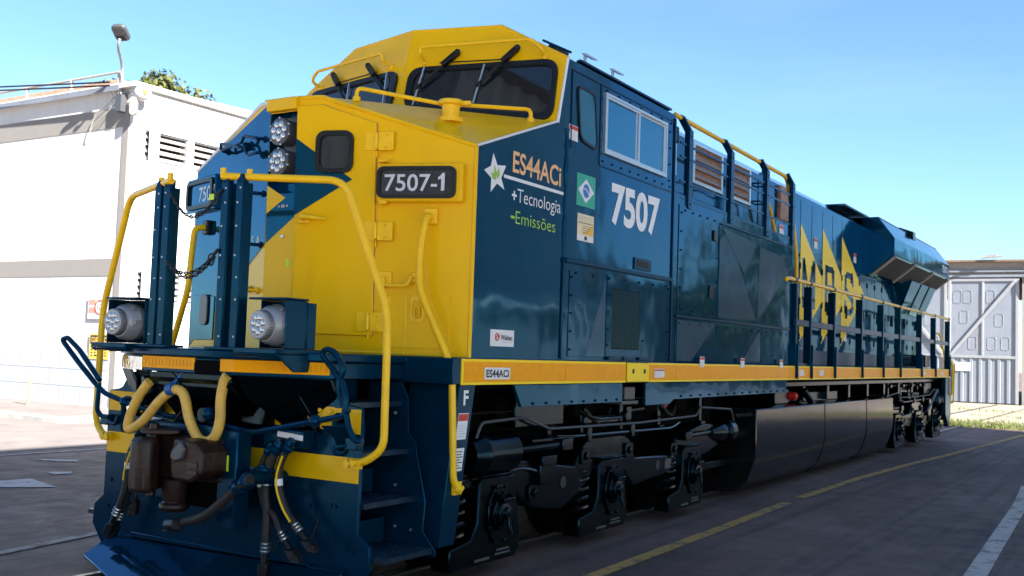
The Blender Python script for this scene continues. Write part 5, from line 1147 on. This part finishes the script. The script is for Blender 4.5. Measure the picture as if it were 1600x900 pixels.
# ---- coupler
mb = MB()
K = V(.25,-.95,.86)
mb.extrude([(-.02,-.45,1.0),(.26,-.45,1.0),(.26,-.45,.72),(-.02,-.45,.72)], (0,.45,0))
mb.extrude([(-.05,-.50,1.06),(-.06,-.72,1.06),(.02,-.80,1.06),(.24,-.74,1.06),(.36,-.76,1.06),(.60,-.66,1.06),(.50,-.52,1.06),(.30,-.44,1.06)], (0,0,-.30))
cpl = P3(mb, 'coupler', M['rust'], bevel=.022, seg=3)
mb = MB(); mb.extrude([(-.06,-.74,1.045),(-.05,-.94,1.045),(.02,-1.02,1.045),(.13,-1.03,1.045),(.19,-.98,1.045),(.17,-.90,1.045),(.09,-.84,1.045),(.05,-.74,1.045)], (0,0,-.36)); P3(mb, 'knuckle', M['rust'], cpl, bevel=.03, seg=3)
mb = MB(); mb.extrude([(-.10,-.62,1.10),(-.10,-.84,1.10),(.0,-.92,1.10),(.12,-.90,1.10),(.20,-.76,1.10),(.10,-.60,1.10)], (0,0,-.035)); mb.cyl((.04,-.84,1.14),(.04,-.84,.64),.032); P3(mb, 'knuckle_pin', M['rust'], cpl, bevel=.01)
mb = MB(); mb.extrude([(.31,-.90,.99),(.34,-.93,1.06),(.52,-.92,1.05),(.58,-.90,.98),(.58,-.90,.84),(.50,-.91,.78),(.34,-.93,.79),(.30,-.91,.86)], (.03,.22,0)); P3(mb, 'guard_arm', M['rust'], cpl, bevel=.02, seg=3)
mb = MB(); mb.extrude([(.33,-.936,.98),(.42,-.942,1.05),(.46,-.94,1.0),(.44,-.942,.93),(.37,-.94,.91),(.32,-.936,.93)], (0,.05,0)); P3(mb, 'guard_face', M['dgrey'], cpl, bevel=.012)
mb = MB(); mb.extrude([V(p.x,p.y,p.z) for p in rrect((.52,-.912,.90), RX, UZ, .10, .028, .013)], (0,-.006,0)); mb.extrude([V(p.x,p.y,p.z) for p in rrect((.52,-.912,.85), RX, UZ, .10, .028, .013)], (0,-.006,0)); P3(mb, 'guard_slot', M['blacktxt'], cpl)
mb = MB(); mb.lathe((.14,-.72,.76), (0,0,-1), [(0,.10),(.12,.085),(.16,.075),(.165,.10),(.20,.105),(.22,.08)], 16); P3(mb, 'lock_lifter', M['rust'], cpl, bevel=.01)
cpl.location = (-.21, .30, 0)
mb = MB(); mb.cyl((.02,-.60,1.08),(.02,-.60,1.14),.05); mb.tube(spline([(-.1,-.5,1.12),(.0,-.62,1.16),(.08,-.55,1.30),(.02,-.35,1.33)]), .010, 6); P3(mb, 'lift_chain', M['chain'], cpl)

# ---- uncoupling lever running across the pilot
def ap(y, *pts): return [at(a, b, y=y) for a, b in pts]
mb = MB(); mb.tube(fil(ap(-.30,(545,640),(537,650),(500,657),(395,676),(330,660)), .05), .020, 8)
mb.tube(fil(ap(-.30,(538,648),(541,622),(536,600),(503,553),(509,545),(524,550),(538,575),(530,595),(529,610),(540,640),(545,672),(556,690),(566,690)), .035), .020, 8)
ul = P3(mb, 'uncoupling_lever', M['bluef'])
mb = MB(); mb.tube(fil(ap(-.30,(330,656),(300,655),(262,650),(205,632),(165,615),(150,600),(122,565),(100,535),(98,530),(106,527),(124,546),(156,594)), .04), .020, 8)
mb.tube(fil(ap(-.30,(155,598),(151,640),(158,650),(170,652)), .04), .018, 8); P3(mb, 'lever_handle', M['bluef'], ul)
mb = MB(); q = at(492,658,y=-.30); mb.ball(q, .045, 10); mb.extrude([q+V(.02,.02,-.03), q+V(.17,.10,-.02), q+V(.18,.20,-.14), q+V(.06,.20,-.16)], (0,.03,0)); q = at(195,628,y=-.30); mb.ball(q, .04, 10); mb.obox(q+V(0,.1,0), (.03,0,0), (0,.1,0), (0,0,.03)); q = at(300,655,y=-.3); mb.obox(q, (.05,0,0), (0,.03,0), (0,0,.02)); P3(mb, 'lever_bracket', M['bluef'], ul, bevel=.01)

# ---- yellow sleeved cables
mb = MB(); mb.tube(spline(ap(-.42,(234,596),(218,618),(205,645),(200,667),(207,669),(225,656),(248,628),(268,611),(281,610),(289,622),(296,655),(308,682),(323,690),(337,680),(344,655),(345,625),(350,597),(356,586)), 6), .035, 14); jy = P3(mb, 'jumper_cable', M['hosey'])
mb = MB(); p = at(269,610,y=-.42); mb.lathe(p-V(.03,0,.0), (1,0,.3), [(0,.046),(.06,.046)], 16); mb.tube([p+V(0,0,.04), p+V(.05,.02,.10), p+V(.06,.05,.16)], .012, 6); P3(mb, 'cable_tie', M['band'], jy)
mb = MB(); mb.cyl((-.42,-.30,1.42),(-.46,-.42,1.40),.06,.05); mb.cyl((.37,-.30,1.44),(.37,-.42,1.45),.055,.05); mb.cyl((-.18,-.22,1.40),(-.2,-.40,1.40),.10,.09); mb.cyl((.05,-.2,1.2),(.05,-.32,1.2),.06); mb.box(.30,.52,-.2,-.085,1.15,1.32); P3(mb, 'jumper_socket', M['black'], bevel=.01)
mb = MB(); mb.cyl((.06,-.20,1.24),(.16,-.36,1.22),.035); mb.ball((.18,-.38,1.22),.05,10); P3(mb, 'valve_handle', M['bluef'])

# ---- brake hoses
def hoseset(paths, y, r):
    for pts, rr in zip(paths, r):
        P_ = spline(ap(y, *pts), 6); mb = MB(); mb.tube(P_, rr, 10); h = P3(mb, 'brake_hose', M['hose'])
        mb = MB(); a, b = P_[0], P_[3]; mb.lathe(a-(b-a)*.4, b-a, [(0,rr*1.15),(.03,rr*1.5),(.05,rr*1.15),(.06,rr*1.45),(.09,rr*1.4),(.10,rr*1.1)], 10); P3(mb, 'hose_fitting', M['bluef'], h)
        mb = MB(); a, b = P_[-4], P_[-1]; d = (b-a).normalized()
        for k in range(3): mb.lathe(b-d*(.07-.025*k), d, [(0,rr*1.1),(.008,rr*1.25),(.016,rr*1.1)], 10)
        P3(mb, 'hose_clamp', M['steel'], h)
        mb = MB(); mb.cyl(b-d*.01, b+d*.07, rr*.8); mb.obox(b+d*.11+V(.01,-.01,0), d*.05, V(.03,.01,0), V(0,.02,.01)); mb.lathe(b+d*.14, (0.3,-1,0), [(0,.03),(.03,.028)], 10); P3(mb, 'hose_coupling', M['rubber'], h, bevel=.005)
        i = len(P_)//3; a, b = P_[i], P_[i+1]; mb = MB(); mb.lathe(a, b-a, [(0,rr*1.08),(.045,rr*1.08)], 10); P3(mb, 'hose_tag', M['sticker'], h)
hoseset([((425,696),(411,720),(407,750),(413,790),(428,805),(437,828),(446,845)), ((437,694),(424,722),(415,760),(417,800),(416,835),(414,864)), ((454,693),(438,725),(436,760),(446,795),(460,818),(470,832))], -.24, (.022,.030,.026))
hoseset([((221,672),(203,710),(199,745),(192,775),(180,805))], -.26, (.026,)); hoseset([((232,672),(214,712),(204,760),(195,790),(186,812))], -.2, (.022,)); hoseset([((246,675),(225,715),(215,750),(212,770))], -.16, (.022,))
mb = MB(); mb.tube([p+V(0,-.028,0) for p in spline(ap(-.24,(446,712),(437,740),(437,765),(446,793),(458,815)), 6)], .008, 6); mb.tube([p+V(-.012,-.026,0) for p in spline(ap(-.26,(210,705),(201,735),(199,750)), 6)], .008, 6); P3(mb, 'hose_stripe', M['yrail'])
mb = MB(); mb.obox(at(452,684,y=-.15), (.18,0,0), (0,.06,0), (0,0,.06)); mb.obox(at(235,668,y=-.15), (.16,0,0), (0,.06,0), (0,0,.05)); P3(mb, 'hose_manifold', M['bluef'], bevel=.01)
mb = MB(); mb.obox(at(453,684,y=-.215)+V(0,0,.012), (.115,0,-.008), (0,.002,0), (0,0,.018)); mp = P3(mb, 'manifold_plate', M['sticker'], bevel=.001)
text('ACU   MR   CT', at(437,685,y=-.219)+V(-.0,0,-.006), (1,0,-.07), UZ, .018, M['blacktxt'], 'plate_lettering', mp, w=.19, bold=.02)
mb = MB(); mb.obox(at(240,655,y=-.205), (.10,0,-.01), (0,.002,0), (0,0,.018)); P3(mb, 'manifold_plate', M['sticker'])
P_ = spline(ap(-.48,(392,748),(378,757),(352,780),(325,803),(300,813),(278,818)), 6)
mb = MB(); mb.tube(P_, .034, 12); ah = P3(mb, 'train_pipe_hose', M['hose'])
mb = MB(); P_ = spline([V(.62,-.10,.80)]+ap(-.40,(392,746))+ap(-.46,(384,753),(366,768)), 6); mb.tube(P_, .048, 12)
for k in (10, 14): mb.lathe(P_[k], P_[k+1]-P_[k], [(0,.056),(.03,.062),(.05,.054)], 14)
mb.lathe((.60,-.26,.85), (0,0,1), [(0,.06),(.03,.06),(.035,.04),(.05,.035),(.055,.0005)], 16); mb.bar((.50,-.28,.875),(.70,-.24,.87),.03,.015); mb.cyl((.62,-.24,.80),(.62,-.09,.80),.055); P3(mb, 'angle_cock', M['bluef'], ah, bevel=.004)
mb = MB(); q = at(270,822,y=-.5); mb.obox(q, (.06,0,.01), (0,.03,0), (0,.01,.035)); mb.cyl(q+V(-.05,0,0), q+V(.07,-.02,.02), .045); P3(mb, 'hose_coupling', M['rubber'], ah, bevel=.01)
# safety chains on the pilot
def chain(pts, par=None, r=.0055, l=.036, name='chain', mt='chain'):
    P_ = spline(pts, 12); mb = MB(); acc = 0; last = P_[0]; k = 0
    for p in P_[1:]:
        if (p-last).length >= l*.72:
            c = (p+last)/2; d = (p-last).normalized(); w = d.cross(V(0,0,1) if k % 2 else V(.3,1,.2)).normalized()
            mb.tube([c+d*(l*.5*math.cos(a*.785))+w*(l*.30*math.sin(a*.785)) for a in range(8)], r, 5, closed=True); last = p; k += 1
    return P3(mb, name, M[mt], par)
chain(ap(-.2,(468,808),(445,835),(420,865),(405,890)), plt, .004, .024); chain(ap(-.15,(497,812),(488,838),(484,856)), plt, .004, .024); chain(ap(-.3,(330,800),(318,812),(305,818),(296,806)), plt, .006, .034); chain(ap(-.3,(215,770),(206,790),(200,806)), plt, .004, .024)

# ---- posts each side of the gangway with chains
for s in (1,-1):
    for x, y in ((.295,-.43),(.415,-.41)):
        mb = MB(); a, b = sorted((s*(x-.034), s*(x+.034)))
        mb.box(a, b, y-.012, y, DK, 2.80); mb.box(a, a+.012, y+.001, y+.08, DK, 2.80); mb.box(b-.012, b, y+.001, y+.08, DK, 2.80); mb.box(a-.03, b+.03, y-.03, y+.10, DK, DK+.02)
        mb.extrude([(a,y-.012,2.80),(b,y-.012,2.80),(b-.015,y+.0,2.86),(a+.015,y+.0,2.86)], (0,.05,0))
        pst = P3(mb, 'gangway_post', M['bluef'], bevel=.004)
        mb = MB(); bolts(mb, [V(s*x+random.choice((-.012,.012)), y-.013, z) for z in (1.75,2.0,2.15,2.3,2.5,2.66,2.76)], (0,-1,0), .008, .004); P3(mb, 'post_rivet', M['numgrey'], pst)
    mb = MB(); mb.box(*sorted((s*.20, s*.56)), -.47, -.30, DK+.001, DK+.018); P3(mb, 'post_foot', M['bluef'], bevel=.004)
for z0, z1, dip in ((2.76,2.70,.16), (2.26,2.30,.10), (2.27,2.29,.13)):
    a, b = V(-.25,-.46,z0), V(.25,-.46,z1); pts = [a.lerp(b, k/6)-V(0,0,dip*math.sin(math.pi*k/6)) for k in range(7)]
    cg = chain(pts, None, .0055, .034, 'gangway_chain')
for z in (2.71, 2.30):
    c = V(.215,-.46,z-.03); mb = MB(); mb.tube([c+V(.03*math.cos(a*.4),0,.04*math.sin(a*.4)) for a in range(16)], .006, 6, closed=True); mb.tube([c+V(.02,0,.03), V(.27,-.45,z+.04)], .012, 6); P3(mb, 'chain_hook', M['chain'])
mb = MB(); q = V(.20,-.47,2.70); mb.obox(q, (.022,0,0), (0,.003,0), (0,0,.02)); P3(mb, 'lime_tag', M['lime'])

# ---- ditch lights on their shelves
for s in (1,-1):
    g = lambda x, y, z: V(s*x, y, z)
    mb = MB(); mb.extrude([g(.545,-.53,1.645), g(.93,-.53,1.645), g(.93,-.10,1.645), g(.545,-.28,1.645)], (0,0,.035))
    mb.extrude([g(.545,-.53,1.644), g(.93,-.53,1.644), g(.93,-.515,1.625), g(.545,-.515,1.625)], (0,.02,0))
    mb.extrude([g(.93,-.53,1.6435), g(.93,-.19,1.6435), g(.93,-.22,1.53 if s > 0 else 1.615), g(.93,-.36,1.53 if s > 0 else 1.615)], (-.012*s,0,0)); sh_ = P3(mb, 'lamp_shelf', M['bluef'], bevel=.006)
    mb = MB(); mb.box(*sorted((s*.585, s*.905)), -.24, -.225, 1.681, 2.0); mb.box(*sorted((s*.89, s*.905)), -.42, -.241, 1.681, 2.0); mb.box(*sorted((s*.57, s*.91)), -.44, -.22, 2.001, 2.015); mb.box(*sorted((s*.585, s*.597)), -.34, -.241, 1.681, 2.0); mb.box(*sorted((s*.585,s*.905)), -.22, -.14, 1.681, 1.99); P3(mb, 'lamp_housing', M['bluef'], sh_, bevel=.005)
    c = g(.745,-.325,1.835); d = V(-.10 if s > 0 else .02, -1, -.02).normalized()
    mb = MB(); mb.lathe(c, d, [(-.09,.10),(-.06,.128),(.0,.14),(.03,.14),(.035,.136),(.085,.128),(.115,.108),(.118,.098),(.17,.094),(.175,.088),(.172,.080),(.165,.0005)], 32); dl = P3(mb, 'ditch_light', M['grey'], bevel=0)
    mb = MB()
    a = d.cross(V(0,0,1)).normalized(); b2 = a.cross(d)
    for k in range(40): w = 2*math.pi*k/40; e = a*math.cos(w)+b2*math.sin(w); mb.bar(c+d*.122+e*.0965, c+d*.150+e*.0955, .006, .006, tuple(e))
    P3(mb, 'cooling_fin', M['dgrey'], dl)
    mb = MB(); mb.lathe(c+d*.166, d, [(0,.0005),(.001,.078),(.002,.0005)], 24); P3(mb, 'lamp_face', M['rubber'], dl)
    mb = MB(); lamp_face(mb, c+d*.172, d, .082, 7+1); P3(mb, 'ditch_light_lens', M['lens'], dl)
    e = V(1,0,0); mb = MB(); mb.obox(c+e*.128+d*.04, d*.04, e*.012, V(0,0,.015)); mb.obox(c+e*.130-d*.02-V(0,0,.020), d*.04, e*.010, V(0,0,.012)); mb.obox(c+e*.10+d*.07+V(0,0,.10), d*.012, e*.012, V(0,0,.006)); [P3(q_, 'lamp_clip', M['grey'], dl, bevel=.004) for q_ in pieces(mb)]

# ---- front handrails
for s in (1,-1):
    g = lambda x, y, z: V(s*x, y, z)
    mb = MB(); mb.tube(fil([g(.26,-.44,2.845), g(1.10,-.13,2.815), g(1.45,-.06,1.94), g(1.46,-.06,1.06), g(1.33,-.09,.965), g(1.22,-.095,.95)], .13, 7), .026, 12)
    mb.obox(g(1.25,-.10,.95), (.06,0,0), (0,.018,0), (0,0,.03)); mb.cyl(g(1.22,-.09,.95), g(1.22,-.145,.95), .026); mb.cyl(g(1.27,-.09,.958), g(1.27,-.145,.958), .022); mb.cyl(g(.27,-.44,2.84), g(.27,-.44,2.90), .02); mb.cyl(g(.45,-.37,2.84), g(.45,-.37,2.89), .02); P3(mb, 'front_handrail', M['yrail'])
    fb = V(s*1.176,.745,2.68); N_ = FN if s > 0 else LN
    mb = MB(); mb.tube(fil([fb+N_*.02, fb+N_*.13-V(0,0,.01), g(1.20,.585,2.45), g(1.21,.575,2.14), g(1.48,.64,1.58), g(1.515,.655,.80), g(1.535,.70,.73), g(1.525,.72,.73)], .10, 7), .026, 12); mb.obox(g(1.515,.70,.745), (.012,0,0), (0,.045,0), (0,0,.045)); mb.ball(g(1.535,.68,.74), .024, 8); mb.ball(g(1.535,.735,.745), .02, 8); nr = P3(mb, 'nose_handrail', M['yrail'])
    mb = MB(); mb.obox(fb+N_*.025, (FD if s > 0 else LD)*.05, N_*.022, V(0,0,.06)); P3(mb, 'handrail_bracket', M['yrail'] if s > 0 else M['rubber'], nr, bevel=.008)

# ---- corner steps
YR = .46
for s in (1,-1):
    g = lambda x, y, z: V(s*x, y, z)
    prof = [(.80,1.47),(1.10,1.47),(1.17,1.36),(1.20,1.12),(1.27,1.06),(1.29,.98),(1.40,.66),(1.40,.46),(1.52,.34),(1.52,.30),(.80,.30)]
    mb = MB(); mb.extrude([g(x,YR+.09*(z-.3),z) for x, z in prof], (0,.012,0)); stp = P3(mb, 'step_riser_plate', M['bluef'], bevel=.003)
    mb = MB(); mb.tube([g(x,YR+.09*(z-.3)-.002,z) for x, z in prof[1:9]], .006, 6); P3(mb, 'plate_edge', M['bluef'], stp)
    for xo, xi, z in ((1.50,1.10,.36),(1.31,.98,.69),(1.22,.90,1.01),(1.12,.80,1.335)):
        mb = MB(); mb.box(*sorted((s*xi, s*xo)), PY+.032, YR+.0+.09*(z-.3)-.004, z-.035, z)
        rz = MB(); rz.box(*sorted((s*(xi-.03), s*(xi-.01))), PY+.04, YR-.02, z+.002, z+.17); P3(rz, 'step_riser', M['bluef'], stp)
        if z < 1.2:
            for i in range(11):
                for j in range(8):
                    px_, py2 = xi+.03+(xo-xi-.05)*i/10, PY+.07+(YR-PY-.11)*j/7; mb.lathe(g(px_+(.012 if j % 2 else 0), py2, z), (0,0,1), [(0,.016),(.004,.012),(.0045,.007),(.001,.004)], 8)
        td = P3(mb, 'step_tread', M['tread'], stp)
    mb = MB(); mb.extrude([g(1.06,.71,1.468), g(1.5,.71,1.468), g(1.5,.525,.35), g(1.06,.525,.35)], (0,.012,0)); mb.extrude([g(1.5,.712,1.468), g(1.5,.915,1.468), g(1.5,.72,.35), g(1.5,.527,.35)], (-.012*s,0,0)); mb.box(*sorted((s*.98, s*1.515)), .60, .704, 1.47, 1.655)
    sp = P3(mb, 'corner_plate', M['bluef'], bevel=.006)
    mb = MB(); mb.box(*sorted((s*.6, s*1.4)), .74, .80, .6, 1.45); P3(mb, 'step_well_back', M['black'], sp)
    mb = MB(); bolts(mb, [g(1.08,YR+.07,1.25),g(1.13,YR+.04,.75),g(1.16,YR+.02,.47),g(1.3,YR+.02,.46)], (0,-1,0), .012, .012); P3(mb, 'step_bolt', M['alu'], stp)
text('F', (1.5015,.765,1.325), RY, UZ, .105, M['white'], 'end_lettering', loco, w=.062, bold=.03)
def slantwarn(z0, z1, red):
    sl = (.185/1.118); y_ = lambda z, k: .527+sl*(z-.35)+.035+k*.125
    mb = MB(); mb.extrude([V(1.5012,y_(z0,0),z0), V(1.5012,y_(z0,1),z0), V(1.5012,y_(z1,1),z1), V(1.5012,y_(z1,0),z1)], (.001,0,0)); P3(mb, 'warning_label', M['sticker'], smooth=0)
    if red: mb = MB(); zz = z1-.055; mb.extrude([V(1.5024,y_(zz,0.03),zz), V(1.5024,y_(zz,.97),zz), V(1.5024,y_(z1-.006,.97),z1-.006), V(1.5024,y_(z1-.006,.03),z1-.006)], (.0006,0,0)); P3(mb, 'label_header', M['red'], smooth=0)
    mb = MB(); z = z0+.018
    while z < z1-(.075 if red else .02): k = .6+.35*abs(math.sin(z*91)); mb.extrude([V(1.5024,y_(z,.1),z), V(1.5024,y_(z,k),z), V(1.5024,y_(z,k),z+.007), V(1.5024,y_(z,.1),z+.007)], (.0005,0,0)); z += .019
    P3(mb, 'label_print', M['numgrey'] if red else M['blacktxt'], smooth=0)
slantwarn(1.08,1.265,True); slantwarn(.86,1.02,False)

# ---- fasteners: the hundred nearest as parts, the far rest as one
BOLTS.sort(key=lambda q: (sum(q[0].v, V(0,0,0))/len(q[0].v)-CAM).length)
for q, nm, m in BOLTS[:100]: q.build(nm, m, loco)
mb = MB()
for q, nm, m in BOLTS[100:]: mb.add(q.v, q.f)
mb.build('bolts', M['bluef'], loco)['kind'] = 'stuff'
